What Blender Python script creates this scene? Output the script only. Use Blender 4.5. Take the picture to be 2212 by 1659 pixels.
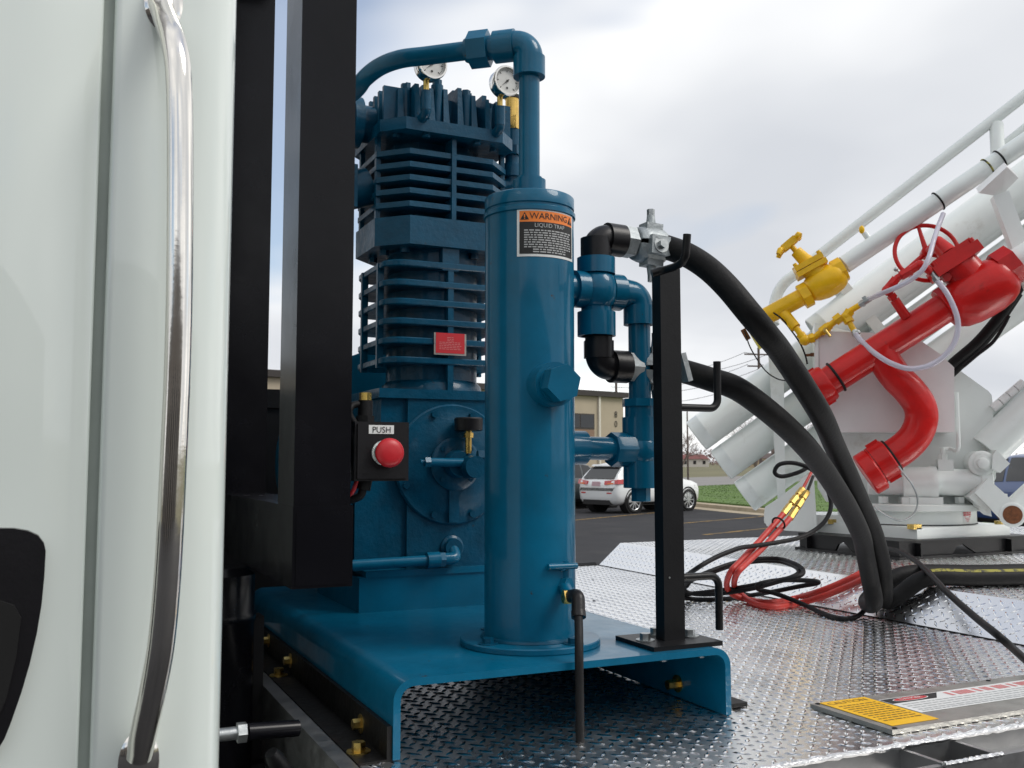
import bpy, bmesh, math, random
import numpy as np
from mathutils import Vector, Matrix
random.seed(7)
PI = math.pi
for o in list(bpy.data.objects):
    bpy.data.objects.remove(o)
SC = bpy.context.scene
COL = SC.collection

# ---------------------------------------------------------------- camera, sky, sun, exposure
# X runs along the truck towards its tail, Y across it, Z up from the asphalt
cam = bpy.data.cameras.new('camera')
cam_o = bpy.data.objects.new('camera', cam)
COL.objects.link(cam_o)
cam.sensor_width = 36.0
cam.lens = 36.0 * 2100.0 / 2212.0
cam.clip_start = 0.05
cam.clip_end = 3000
cam.dof.use_dof = True                 # the small blur of a phone lens focused on the compressor
cam.dof.focus_distance = 2.1
cam.dof.aperture_fstop = 16.0
cam_o.location = (-0.523, -1.511, 1.634)
cam_o.rotation_euler = (math.radians(90 + 4.587), 0, math.radians(-25.1))
SC.camera = cam_o
SC.render.resolution_x, SC.render.resolution_y = 1024, 768

SUN_AZ = math.radians(128)      # clockwise from +Y
SUN_EL = math.radians(48)
W = bpy.data.worlds.new('World')
SC.world = W
W.use_nodes = True
nt = W.node_tree
nt.nodes.clear()
def wn(t, **k):
    n = nt.nodes.new(t)
    for a, b in k.items():
        setattr(n, a, b)
    return n
def wl(a, b):
    nt.links.new(a, b)
wout = wn('ShaderNodeOutputWorld')
sky = wn('ShaderNodeTexSky', sky_type='NISHITA', sun_disc=False, sun_elevation=SUN_EL, sun_rotation=SUN_AZ)
bg1 = wn('ShaderNodeBackground'); bg1.inputs[1].default_value = 0.13
wl(sky.outputs[0], bg1.inputs[0])
tc = wn('ShaderNodeTexCoord')
sep = wn('ShaderNodeSeparateXYZ'); wl(tc.outputs['Generated'], sep.inputs[0])
def wmath(op, a, b=None):
    n = wn('ShaderNodeMath', operation=op)
    for i, v in enumerate((a, b)):
        if v is None: continue
        if isinstance(v, (int, float)): n.inputs[i].default_value = v
        else: wl(v, n.inputs[i])
    return n.outputs[0]
den = wmath('ADD', wmath('MAXIMUM', sep.outputs[2], 0.0), 0.22)
cmb = wn('ShaderNodeCombineXYZ')
wl(wmath('DIVIDE', sep.outputs[0], den), cmb.inputs[0])
wl(wmath('DIVIDE', sep.outputs[1], den), cmb.inputs[1])
def wnoise(scale, detail, rough, loc, dist=0.0):
    mp = wn('ShaderNodeMapping'); mp.inputs[1].default_value = loc
    wl(cmb.outputs[0], mp.inputs[0])
    n = wn('ShaderNodeTexNoise'); n.inputs['Scale'].default_value = scale
    n.inputs['Detail'].default_value = detail; n.inputs['Roughness'].default_value = rough
    n.inputs['Distortion'].default_value = dist
    wl(mp.outputs[0], n.inputs['Vector'])
    return n.outputs['Fac']
def wramp(fac, stops):
    r = wn('ShaderNodeValToRGB')
    e = r.color_ramp.elements
    e[0].position, e[0].color = stops[0][0], (*stops[0][1], 1)
    e[1].position, e[1].color = stops[-1][0], (*stops[-1][1], 1)
    for p, c in stops[1:-1]:
        x = e.new(p); x.color = (*c, 1)
    wl(fac, r.inputs[0])
    return r.outputs[0]
SKY_LOC = (32.9, -10.9, 0)
body = wnoise(0.95, 4, 0.45, SKY_LOC, 0.2)            # billows of the cloud deck
wide = wnoise(0.42, 2, 0.5, (58.5, -2.7, 0))
mixn = wmath('ADD', wmath('MULTIPLY', body, 0.55), wmath('MULTIPLY', wide, 0.45))
ccol = wramp(mixn, [(0.38, (0.62, 0.645, 0.69)), (0.455, (0.72, 0.74, 0.775)), (0.525, (0.91, 0.92, 0.935)), (0.60, (1.25, 1.25, 1.25))])
bg2 = wn('ShaderNodeBackground'); wl(ccol, bg2.inputs[0]); bg2.inputs[1].default_value = 0.90
gap = wnoise(0.75, 4, 0.55, (1.89, 8.235, 0), 0.4)
cov = wramp(gap, [(0.33, (0.22, 0.22, 0.22)), (0.46, (1, 1, 1))])
mixs = wn('ShaderNodeMixShader')
haze_line = wmath('SUBTRACT', 1.0, wmath('MULTIPLY', wmath('MAXIMUM', sep.outputs[2], 0.0), 5.5))   # banks close up towards the horizon
wl(wmath('MAXIMUM', cov, haze_line), mixs.inputs[0]); wl(bg1.outputs[0], mixs.inputs[1]); wl(bg2.outputs[0], mixs.inputs[2])
wl(mixs.outputs[0], wout.inputs[0])

sun = bpy.data.lights.new('sun', 'SUN')
sun.energy = 1.5
sun.angle = math.radians(25)
sun.color = (1.0, 0.96, 0.90)
sun_o = bpy.data.objects.new('sun', sun)
COL.objects.link(sun_o)
sd = Vector((math.sin(SUN_AZ) * math.cos(SUN_EL), math.cos(SUN_AZ) * math.cos(SUN_EL), math.sin(SUN_EL)))
sun_o.rotation_euler = sd.to_track_quat('Z', 'Y').to_euler()
sun_o.location = (0, 0, 30)

SC.view_settings.view_transform = 'Standard'
SC.view_settings.look = 'None'
SC.view_settings.exposure = 0.30
SC.view_settings.gamma = 1.0
SC.view_settings.use_curve_mapping = False

# ---------------------------------------------------------------- helpers
def V3(p): return Vector(p)
def frame(axis):
    a = Vector(axis).normalized()
    h = Vector((0, 0, 1)) if abs(a.z) < 0.9 else Vector((1, 0, 0))
    x = h.cross(a).normalized()
    return x, a.cross(x).normalized(), a

class MB:
    """collects shapes in one bmesh and links them as one mesh object"""
    def __init__(s): s.bm = bmesh.new()
    def _bev(s, faces, bev, seg=2, ang=30):
        if bev <= 0: return
        es = set()
        for f in faces:
            for e in f.edges:
                if len(e.link_faces) == 2 and e.calc_face_angle(0) > math.radians(ang): es.add(e)
        if es: bmesh.ops.bevel(s.bm, geom=list(es), offset=bev, segments=seg, profile=0.5, affect='EDGES', clamp_overlap=True)
    def box(s, lo, hi, bev=0.0, seg=2):
        x0, y0, z0 = lo; x1, y1, z1 = hi
        return s.hexa([(x0,y0,z0),(x1,y0,z0),(x1,y1,z0),(x0,y1,z0),(x0,y0,z1),(x1,y0,z1),(x1,y1,z1),(x0,y1,z1)], bev, seg)
    def hexa(s, p, bev=0.0, seg=2):
        v = [s.bm.verts.new(q) for q in p]
        fs = [s.bm.faces.new([v[i] for i in f]) for f in ((3,2,1,0),(4,5,6,7),(0,1,5,4),(1,2,6,5),(2,3,7,6),(3,0,4,7))]
        s._bev(fs, bev, seg); return s
    def obox(s, c, ax, ay, size, bev=0.0, seg=2):
        ax = Vector(ax).normalized(); ay = Vector(ay); ay = (ay - ax * ay.dot(ax)).normalized(); az = ax.cross(ay)
        c = Vector(c); a, b, d = ax*size[0]/2, ay*size[1]/2, az*size[2]/2
        return s.hexa([c-a-b-d, c+a-b-d, c+a+b-d, c-a+b-d, c-a-b+d, c+a-b+d, c+a+b+d, c-a+b+d], bev, seg)
    def rings(s, rings, cap0=True, cap1=True, closed=False):
        vs = [[s.bm.verts.new(q) for q in r] for r in rings]
        n = len(vs[0]); fs = []
        m = len(vs)
        for i in range(m if closed else m - 1):
            a, b = vs[i], vs[(i+1) % m]
            for j in range(n):
                k = (j+1) % n
                fs.append(s.bm.faces.new((a[j], a[k], b[k], b[j])))
        if not closed:
            if cap0: fs.append(s.bm.faces.new(vs[0][::-1]))
            if cap1: fs.append(s.bm.faces.new(vs[-1]))
        return fs
    def cyl(s, p0, p1, r0, r1=None, n=24, bev=0.0, rot=0.0):
        p0, p1 = Vector(p0), Vector(p1)
        r1 = r0 if r1 is None else r1
        x, y, a = frame(p1 - p0)
        rg = [[p + (x*math.cos(2*PI*i/n+rot) + y*math.sin(2*PI*i/n+rot))*r for i in range(n)] for p, r in ((p0, r0), (p1, r1))]
        fs = s.rings(rg)
        if bev: s._bev(fs, bev, 2, 50)
        return s
    def hex(s, p0, p1, r, bev=0.0, rot=0.0): return s.cyl(p0, p1, r, n=6, bev=bev, rot=rot)
    def lathe(s, p0, axis, prof, n=32):
        """prof: (height along axis, radius) pairs"""
        p0 = Vector(p0); x, y, a = frame(axis)
        rg = [[p0 + a*h + (x*math.cos(2*PI*i/n) + y*math.sin(2*PI*i/n))*max(r, 1e-4) for i in range(n)] for h, r in prof]
        s.rings(rg); return s
    def tube(s, pts, r, n=12, caps=True, closed=False):
        pts = [Vector(p) for p in pts]
        m = len(pts)
        rr = r if isinstance(r, (list, tuple)) else [r]*m
        tang = []
        for i in range(m):
            a = pts[(i-1) % m] if (closed or i > 0) else pts[i]
            b = pts[(i+1) % m] if (closed or i < m-1) else pts[i]
            tang.append((b-a).normalized())
        x, y, _ = frame(tang[0])
        rg = []
        for i in range(m):
            t = tang[i]
            x = (x - t*x.dot(t)).normalized(); y = t.cross(x)
            rg.append([pts[i] + (x*math.cos(2*PI*k/n) + y*math.sin(2*PI*k/n))*rr[i] for k in range(n)])
        s.rings(rg, caps, caps, closed); return s
    def prism(s, poly, vec, bev=0.0, seg=2):
        vec = Vector(vec); poly = [Vector(p) for p in poly]
        a = [s.bm.verts.new(p) for p in poly]; b = [s.bm.verts.new(p+vec) for p in poly]
        n = len(a)
        fs = [s.bm.faces.new(a[::-1]), s.bm.faces.new(b)]
        for i in range(n):
            j = (i+1) % n
            fs.append(s.bm.faces.new((a[i], a[j], b[j], b[i])))
        s._bev(fs, bev, seg); return s
    def torus(s, c, axis, R, r, n=32, m=10):
        c = Vector(c); x, y, a = frame(axis)
        pts = [c + (x*math.cos(2*PI*i/n) + y*math.sin(2*PI*i/n))*R for i in range(n)]
        return s.tube(pts, r, m, closed=True)
    def ball(s, c, r, sc=(1,1,1), u=20, v=14):
        m = Matrix.Translation(Vector(c)) @ Matrix.Diagonal((*sc, 1))
        bmesh.ops.create_uvsphere(s.bm, u_segments=u, v_segments=v, radius=r, matrix=m); return s
    def face(s, pts):
        s.bm.faces.new([s.bm.verts.new(p) for p in pts]); return s
    def obj(s, name, mat, parent=None, label=None, smooth=38):
        bmesh.ops.recalc_face_normals(s.bm, faces=s.bm.faces[:])
        me = bpy.data.meshes.new(name); s.bm.to_mesh(me); s.bm.free()
        return link_mesh(name, me, mat, parent, label, smooth)

def link_mesh(name, me, mat, parent=None, label=None, smooth=38):
    if mat: me.materials.append(mat)
    if smooth:
        me.polygons.foreach_set('use_smooth', [True]*len(me.polygons))
        me.set_sharp_from_angle(angle=math.radians(smooth))
    o = bpy.data.objects.new(name, me); COL.objects.link(o)
    if parent: adopt(o, parent)
    if label: o['label'] = label
    return o
def root_loc(p):
    v = Vector((0, 0, 0))
    while p: v = v + p.location + (p.matrix_parent_inverse.translation if p.parent else Vector((0, 0, 0))); p = p.parent
    return v
def adopt(o, parent):
    o.parent = parent
    o.matrix_parent_inverse = Matrix.Translation(-root_loc(parent))
def thing(name, label, cat, loc=(0, 0, 0), group=None):
    o = bpy.data.objects.new(name, None); COL.objects.link(o)
    o.empty_display_size = 0.1; o.location = loc
    return tag(o, label, cat, group)
def tag(o, label, cat, group=None):
    o['label'] = label; o['category'] = cat
    if group: o['group'] = group
    return o
def structure(o):
    o['kind'] = 'structure'; return o

def spline(pts, k=8, closed=False):
    P = [Vector(p) for p in pts]; n = len(P); out = []
    for i in range(n if closed else n-1):
        p0 = P[(i-1) % n] if (closed or i > 0) else P[i]*2 - P[i+1]
        p1, p2 = P[i], P[(i+1) % n]
        p3 = P[(i+2) % n] if (closed or i < n-2) else p2*2 - p1
        for j in range(k):
            t = j/k
            out.append(0.5*((2*p1) + (p2-p0)*t + (2*p0-5*p1+4*p2-p3)*t*t + (3*p1-p0-3*p2+p3)*t**3))
    if not closed: out.append(P[-1])
    return out
def arc_corner(a, b, c, r, k=8):
    """points that round the corner at b"""
    a, b, c = Vector(a), Vector(b), Vector(c)
    d0, d1 = (a-b).normalized(), (c-b).normalized()
    ang = d0.angle(d1); t = r/math.tan(ang/2)
    p0, p1 = b+d0*t, b+d1*t
    ctr = b + (d0+d1).normalized()*(r/math.sin(ang/2))
    out = []
    for i in range(k+1):
        s = i/k
        v = (p0-ctr).normalized().slerp((p1-ctr).normalized(), s)
        out.append(ctr + v*r)
    return out
def path(pts, r, k=8):
    out = [Vector(pts[0])]
    for i in range(1, len(pts)-1):
        out += arc_corner(pts[i-1], pts[i], pts[i+1], r if not isinstance(r, (list, tuple)) else r[i-1], k)
    out.append(Vector(pts[-1])); return out

def text_mesh(s, size):
    cu = bpy.data.curves.new('lettering', 'FONT'); cu.body = s; cu.size = size
    cu.align_x = 'CENTER'; cu.align_y = 'CENTER'; cu.resolution_u = 3
    o = bpy.data.objects.new('lettering', cu); COL.objects.link(o)
    dg = bpy.context.evaluated_depsgraph_get()
    me = bpy.data.meshes.new_from_object(o.evaluated_get(dg))
    bpy.data.objects.remove(o); bpy.data.curves.remove(cu)
    me.materials.clear()
    return me
def lettering(s, size, mat, parent, fn, name='lettering', sx=1.0):
    me = text_mesh(s, size)
    for v in me.vertices:
        v.co = fn(v.co.x*sx, v.co.y)
    return link_mesh(name, me, mat, parent, smooth=0)

# ---------------------------------------------------------------- materials
MATS = {}
def mat(name, col, rough=0.5, metal=0.0, coat=0.0, var=0.0, vscale=8.0, bump=0.0, bscale=60.0, rvar=0.0, spec=None,
        trans=0.0, emis=None, stain=None, ior=None, coatr=0.08):
    m = bpy.data.materials.new(name); m.use_nodes = True
    t = m.node_tree; b = t.nodes['Principled BSDF']
    b.inputs['Base Color'].default_value = (*col, 1)
    b.inputs['Roughness'].default_value = rough
    b.inputs['Metallic'].default_value = metal
    b.inputs['Coat Weight'].default_value = coat
    b.inputs['Coat Roughness'].default_value = coatr
    b.inputs['Transmission Weight'].default_value = trans
    if spec is not None: b.inputs['Specular IOR Level'].default_value = spec
    if ior: b.inputs['IOR'].default_value = ior
    co = t.nodes.new('ShaderNodeTexCoord')
    def noise(sc, det=5, rg=0.6):
        n = t.nodes.new('ShaderNodeTexNoise'); n.inputs['Scale'].default_value = sc
        n.inputs['Detail'].default_value = det; n.inputs['Roughness'].default_value = rg
        t.links.new(co.outputs['Object'], n.inputs['Vector']); return n.outputs['Fac']
    base = None
    if var:
        r = t.nodes.new('ShaderNodeValToRGB'); e = r.color_ramp.elements
        e[0].position, e[1].position = 0.28, 0.72
        e[0].color = (*[max(0, c*(1-var)) for c in col], 1); e[1].color = (*[min(1, c*(1+var)) for c in col], 1)
        t.links.new(noise(vscale), r.inputs[0]); base = r.outputs[0]
    if stain:
        scol, ssc, lo, hi = stain
        r = t.nodes.new('ShaderNodeValToRGB'); e = r.color_ramp.elements
        e[0].position, e[1].position = lo, hi
        e[0].color = (0, 0, 0, 1); e[1].color = (1, 1, 1, 1)
        t.links.new(noise(ssc, 8, 0.7), r.inputs[0])
        mx = t.nodes.new('ShaderNodeMix'); mx.data_type = 'RGBA'
        t.links.new(r.outputs[0], mx.inputs['Factor'])
        if base: t.links.new(base, mx.inputs[6])
        else: mx.inputs[6].default_value = (*col, 1)
        mx.inputs[7].default_value = (*scol, 1)
        base = mx.outputs[2]
    if base: t.links.new(base, b.inputs['Base Color'])
    if rvar:
        mr = t.nodes.new('ShaderNodeMapRange'); mr.inputs[3].default_value = max(0.02, rough-rvar); mr.inputs[4].default_value = rough+rvar
        mr.inputs[1].default_value = 0.3; mr.inputs[2].default_value = 0.7
        t.links.new(noise(vscale*1.7), mr.inputs[0]); t.links.new(mr.outputs[0], b.inputs['Roughness'])
    if bump:
        bn = t.nodes.new('ShaderNodeBump'); bn.inputs['Strength'].default_value = bump; bn.inputs['Distance'].default_value = 0.01
        t.links.new(noise(bscale, 4), bn.inputs['Height']); t.links.new(bn.outputs[0], b.inputs['Normal'])
    if emis:
        b.inputs['Emission Color'].default_value = (*emis[0], 1); b.inputs['Emission Strength'].default_value = emis[1]
    MATS[name] = m
    return m
blue = mat('blue_enamel', (0.0003, 0.106, 0.200), 0.38, spec=0.16, coat=0.38, coatr=0.06, stain=((0.045, 0.030, 0.022), 30, 0.665, 0.70), var=0.16, vscale=9, bump=0.06, bscale=45, rvar=0.08)
blue_cast = mat('blue_cast_iron', (0.0003, 0.060, 0.118), 0.40, spec=0.18, coat=0.24, coatr=0.12, stain=((0.035, 0.030, 0.028), 26, 0.66, 0.72), var=0.20, vscale=22, bump=0.16, bscale=90, rvar=0.1)
cabw = mat('white_cab_paint', (0.775, 0.84, 0.795), 0.25, coat=1.0, coatr=0.03, var=0.015, vscale=2)
seam = mat('grey_green_seam', (0.34, 0.38, 0.345), 0.55, var=0.1, vscale=10)
chrome = mat('polished_steel', (0.80, 0.77, 0.72), 0.10, 1.0, var=0.05, vscale=14, rvar=0.05, bump=0.02, bscale=30)
blackp = mat('black_gloss_paint', (0.005, 0.005, 0.007), 0.22, spec=0.22, var=0.3, vscale=5, rvar=0.07)
blackm = mat('black_powder_coat', (0.006, 0.006, 0.007), 0.42, spec=0.28, var=0.25, vscale=15, bump=0.05, bscale=200)
plastic = mat('black_plastic', (0.008, 0.0075, 0.009), 0.38, spec=0.35, var=0.2, vscale=12, bump=0.04, bscale=160)
rubber = mat('black_rubber', (0.007, 0.007, 0.008), 0.55, spec=0.25, var=0.3, vscale=18, bump=0.12, bscale=150)
hose_m = mat('weathered_hose_rubber', (0.007, 0.007, 0.0075), 0.58, spec=0.2, var=0.35, vscale=6, bump=0.14, bscale=120, stain=((0.022, 0.021, 0.019), 9, 0.55, 0.8))
grease = mat('greasy_black_steel', (0.006, 0.0055, 0.0055), 0.5, spec=0.25, var=0.5, vscale=14, bump=0.25, bscale=40, stain=((0.02, 0.011, 0.008), 12, 0.55, 0.7))
alu = mat('tread_aluminium', (0.94, 0.94, 0.94), 0.29, 1.0, stain=((0.80, 0.795, 0.78), 3.2, 0.56, 0.80), var=0.03, vscale=3.5, rvar=0.08, bump=0.03, bscale=24)
alu_lug = mat('tread_lug_aluminium', (0.94, 0.94, 0.93), 0.17, 1.0, var=0.06, vscale=2.5, rvar=0.09)
alu_dull = mat('mill_aluminium', (0.40, 0.40, 0.40), 0.42, 1.0, var=0.12, vscale=9, rvar=0.1, bump=0.08, bscale=50)
weldm = mat('weld_bead_aluminium', (0.80, 0.80, 0.80), 0.28, 1.0, var=0.1, vscale=60, bump=0.3, bscale=130)
steelgrey = mat('brushed_plate_steel', (0.42, 0.41, 0.38), 0.45, 0.85, var=0.1, vscale=20, rvar=0.1)
zinc = mat('zinc_plated_steel', (0.42, 0.44, 0.44), 0.36, 0.9, var=0.15, vscale=30, rvar=0.12, bump=0.1, bscale=90)
ziron = mat('galvanised_clamp_iron', (0.36, 0.39, 0.40), 0.52, 0.6, var=0.2, vscale=25, bump=0.25, bscale=90)
gold = mat('yellow_zinc_bolt', (0.62, 0.44, 0.14), 0.32, 1.0, var=0.3, vscale=60, rvar=0.1)
brass = mat('brass', (0.66, 0.44, 0.13), 0.30, 1.0, var=0.15, vscale=40, rvar=0.1)
red = mat('red_enamel', (0.52, 0.010, 0.009), 0.36, spec=0.22, coat=0.22, stain=((0.30, 0.012, 0.010), 14, 0.60, 0.75), var=0.18, vscale=10, bump=0.10, bscale=50, rvar=0.08)
redp = mat('red_plastic_button', (0.50, 0.012, 0.020), 0.42, var=0.08, vscale=20)
redhose = mat('red_hose_rubber', (0.50, 0.035, 0.025), 0.48, var=0.15, vscale=14, bump=0.08, bscale=120)
yellow = mat('yellow_enamel', (0.80, 0.47, 0.010), 0.38, spec=0.25, coat=0.15, stain=((0.42, 0.22, 0.01), 20, 0.62, 0.78), var=0.12, vscale=14, bump=0.10, bscale=60, rvar=0.08)
yellow2 = mat('lemon_yellow_paint', (0.78, 0.66, 0.02), 0.40, var=0.1, vscale=14)
white = mat('white_enamel', (0.77, 0.81, 0.79), 0.34, coat=0.35, stain=((0.54, 0.54, 0.49), 6, 0.60, 0.82), var=0.05, vscale=5, bump=0.015, bscale=20, rvar=0.06)
whitep = mat('white_panel_paint', (0.77, 0.765, 0.76), 0.40, coat=0.2, var=0.04, vscale=6, bump=0.05, bscale=30)
rust = mat('rusty_steel', (0.16, 0.055, 0.018), 0.75, var=0.5, vscale=60, bump=0.3, bscale=150)
clearh = mat('milky_vinyl_tube', (0.70, 0.68, 0.78), 0.22, trans=0.35, var=0.06, vscale=20, ior=1.4)
glass_g = mat('gauge_glass', (1, 1, 1), 0.03, trans=1.0, ior=1.3)
dial = mat('dial_white', (0.62, 0.62, 0.60), 0.5, var=0.06, vscale=60)
ink = mat('black_ink', (0.012, 0.012, 0.012), 0.6)
paper = mat('white_label', (0.74, 0.75, 0.74), 0.45, var=0.04, vscale=30)
orange = mat('orange_label', (0.88, 0.22, 0.025), 0.45)
greyink = mat('pale_grey_print', (0.42, 0.43, 0.43), 0.55)
redink = mat('red_print', (0.56, 0.02, 0.03), 0.45)
pinkink = mat('faded_red_print', (0.62, 0.20, 0.20), 0.5, var=0.15, vscale=80)
caution = mat('caution_yellow_label', (0.88, 0.50, 0.01), 0.42, var=0.08, vscale=30)
brownink = mat('dark_brown_print', (0.20, 0.10, 0.01), 0.5)

# ---------------------------------------------------------------- the setting
CAM = Vector((-0.523, -1.511, 0.0))
YAW = math.radians(25.1)
def far(lat, dep, z=0.0):
    """ground point so many metres right of and ahead of the photographer"""
    return Vector((CAM.x + lat*math.cos(YAW) + dep*math.sin(YAW), CAM.y - lat*math.sin(YAW) + dep*math.cos(YAW), z))
asphalt = mat('asphalt', (0.026, 0.026, 0.029), 0.85, spec=0.25, var=0.25, vscale=0.6, bump=0.3, bscale=60, stain=((0.045, 0.044, 0.044), 0.9, 0.5, 0.75))
roadm = mat('pale_road', (0.22, 0.21, 0.20), 0.85, var=0.15, vscale=0.5)
field = mat('dry_field', (0.14, 0.13, 0.065), 0.95, var=0.3, vscale=0.08)
turf = mat('turf_soil', (0.085, 0.150, 0.028), 0.95, var=0.35, vscale=0.7)
blade_m = mat('grass_blade', (0.100, 0.180, 0.030), 0.7, var=0.3, vscale=0.4)
kerbm = mat('kerb_concrete', (0.36, 0.30, 0.21), 0.85, var=0.2, vscale=2, bump=0.2, bscale=30)
linem = mat('worn_yellow_line', (0.42, 0.25, 0.05), 0.8, stain=((0.06, 0.055, 0.05), 3.0, 0.42, 0.62))

structure(MB().face([(-900, -300, -0.03), (1500, -300, -0.03), (1500, 1600, -0.03), (-900, 1600, -0.03)]).obj('ground', field, smooth=0))
lot = [(-60, -40, 0), (17.6, -40, 0), (19.2, 14, 0), (20.2, 22.4, 0), (23.5, 36, 0), (26, 60, 0), (-60, 60, 0)]
structure(MB().face(lot).obj('parking_lot', asphalt, smooth=0))
structure(MB().face([(25, 44, -0.02), (90, 66, -0.02), (260, 120, -0.02), (260, 190, -0.02), (66, 88, -0.02), (26, 68, -0.02)]).obj('road', roadm, smooth=0))
verge = [(20.5, 14), (21.3, 24.0), (22.6, 31), (24.5, 38), (33, 48), (60, 62), (140, 90), (140, 14)]
structure(MB().prism([(x, y, -0.02) for x, y in verge], (0, 0, 0.14)).obj('grass_verge', turf, smooth=0))
kp = [(19.0, 8), (19.6, 18), (20.3, 24.2), (21.4, 30.5), (23.2, 38.5), (32, 49)]
kb = MB()
rg = []
for i, (x, y) in enumerate(kp):
    a = Vector(kp[max(i-1, 0)]); b = Vector(kp[min(i+1, len(kp)-1)]); t = (b-a).normalized(); nrm = Vector((t.y, -t.x))
    P = lambda d, z: (x + nrm.x*d, y + nrm.y*d, z)
    rg.append([P(-1.0, 0.006), P(-0.28, 0.012), P(-0.25, 0.13), P(0.25, 0.135), P(0.30, 0.0), P(-0.5, -0.05)])
kb.rings(rg)
structure(kb.obj('kerb', kerbm))
# grass
rs = np.random.RandomState(3)
N = 26000
gx = rs.uniform(20.6, 60, N*3); gy = rs.uniform(15, 62, N*3)
def inside(px, py, poly):
    c = np.zeros(len(px), bool); j = len(poly)-1
    for i in range(len(poly)):
        xi, yi = poly[i]; xj, yj = poly[j]
        with np.errstate(divide='ignore', invalid='ignore'):
            hit = ((yi > py) != (yj > py)) & (px < (xj-xi)*(py-yi)/(yj-yi)+xi)
        c ^= hit; j = i
    return c
k = inside(gx, gy, verge); gx, gy = gx[k][:N], gy[k][:N]; n = len(gx)
ang = rs.uniform(0, 2*PI, n); hh = rs.uniform(0.015, 0.05, n); ww = rs.uniform(0.02, 0.05, n)
v = np.zeros((n, 3, 3))
v[:, 0] = np.c_[gx-np.cos(ang)*ww, gy-np.sin(ang)*ww, np.full(n, 0.115)]
v[:, 1] = np.c_[gx+np.cos(ang)*ww, gy+np.sin(ang)*ww, np.full(n, 0.115)]
v[:, 2] = np.c_[gx+rs.uniform(-.05, .05, n), gy+rs.uniform(-.05, .05, n), 0.115+hh]
me = bpy.data.meshes.new('grass'); me.from_pydata(v.reshape(-1, 3).tolist(), [], np.arange(n*3).reshape(-1, 3).tolist())
g = link_mesh('grass', me, blade_m, smooth=0); g['kind'] = 'stuff'
g['label'] = 'short spring grass on the verge beyond the parking lot kerb'; g['category'] = 'grass'
def pline(a, b, w=0.10):
    a, b = Vector((*a, 0.006)), Vector((*b, 0.006)); t = (b-a).normalized(); s = Vector((-t.y, t.x, 0))*w/2
    structure(MB().face([a-s, b-s, b+s, a+s]).obj('parking_line', linem, smooth=0))
pline((12.6, 22.6), (17.2, 25.2)); pline((14.0, 19.95), (19.4, 22.2)); pline((12.7, 16.6), (19.0, 19.2)); pline((9.5, 25.6), (14.7, 28.6)); pline((10.5, 13.4), (18.6, 16.3))

# ---------------------------------------------------------------- background buildings
tan = mat('tan_block_wall', (0.42, 0.355, 0.265), 0.85, var=0.06, vscale=1.2, bump=0.1, bscale=12)
tan2 = mat('brown_spandrel', (0.24, 0.155, 0.11), 0.8, var=0.08, vscale=3)
trim_m = mat('dark_roof_trim', (0.035, 0.028, 0.026), 0.6)
winm = mat('dark_window_glass', (0.02, 0.022, 0.025), 0.08, spec=0.7)
wframe = mat('bronze_frame', (0.05, 0.04, 0.035), 0.5)
spout = mat('cream_downspout', (0.66, 0.62, 0.54), 0.6)
bt = Vector((-0.772, -0.636))          # along the facade away from its corner (camera axes)
bn = Vector((-0.636, 0.772))
corner = Vector((6.3, 55.0))
def fac(t, out, z):
    q = corner + bt*t - bn*out
    return far(q.x, q.y, z)
B = thing('office_building', 'tan block building numbered 80 with dark roof trim beyond the parking lot', 'building', far(corner.x, corner.y))
def fbox(t0, t1, o0, o1, z0, z1):
    return MB().hexa([fac(t0, o0, z0), fac(t1, o0, z0), fac(t1, o1, z0), fac(t0, o1, z0), fac(t0, o0, z1), fac(t1, o0, z1), fac(t1, o1, z1), fac(t0, o1, z1)])
fbox(0, 36, -14, 0, -0.02, 5.25).obj('wall', tan, B, smooth=0)
fbox(-0.25, 36.2, -14.2, 0.22, 5.25, 5.55).obj('roof_trim', trim_m, B, smooth=0)
for t0 in (2.3, 6.3, 10.3, 14.3, 18.3, 22.3, 26.3):
    w = fbox(t0, t0+2.2, -0.1, 0.03, 3.42, 4.27).obj('window', wframe, B, smooth=0)
    for i in range(2):
        a = t0+0.08+i*1.06
        fbox(a, a+0.98, 0.02, 0.045, 3.50, 4.20).obj('pane', winm, w, smooth=0)
    fbox(t0, t0+2.2, -0.1, 0.02, 2.2, 3.40).obj('spandrel_panel', tan2, B, smooth=0)
for t0 in (1.9, 13.0, 24.0):
    fbox(t0, t0+0.12, 0.0, 0.12, 0.1, 5.25).obj('downspout', spout, B, smooth=0)
for i, (ch, z) in enumerate((('8', 4.28), ('0', 3.74))):
    lettering(ch, 0.50, ink, B, lambda x, y, z=z: fac(0.62-x, 0.03, z+y), name='house_number')

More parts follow.
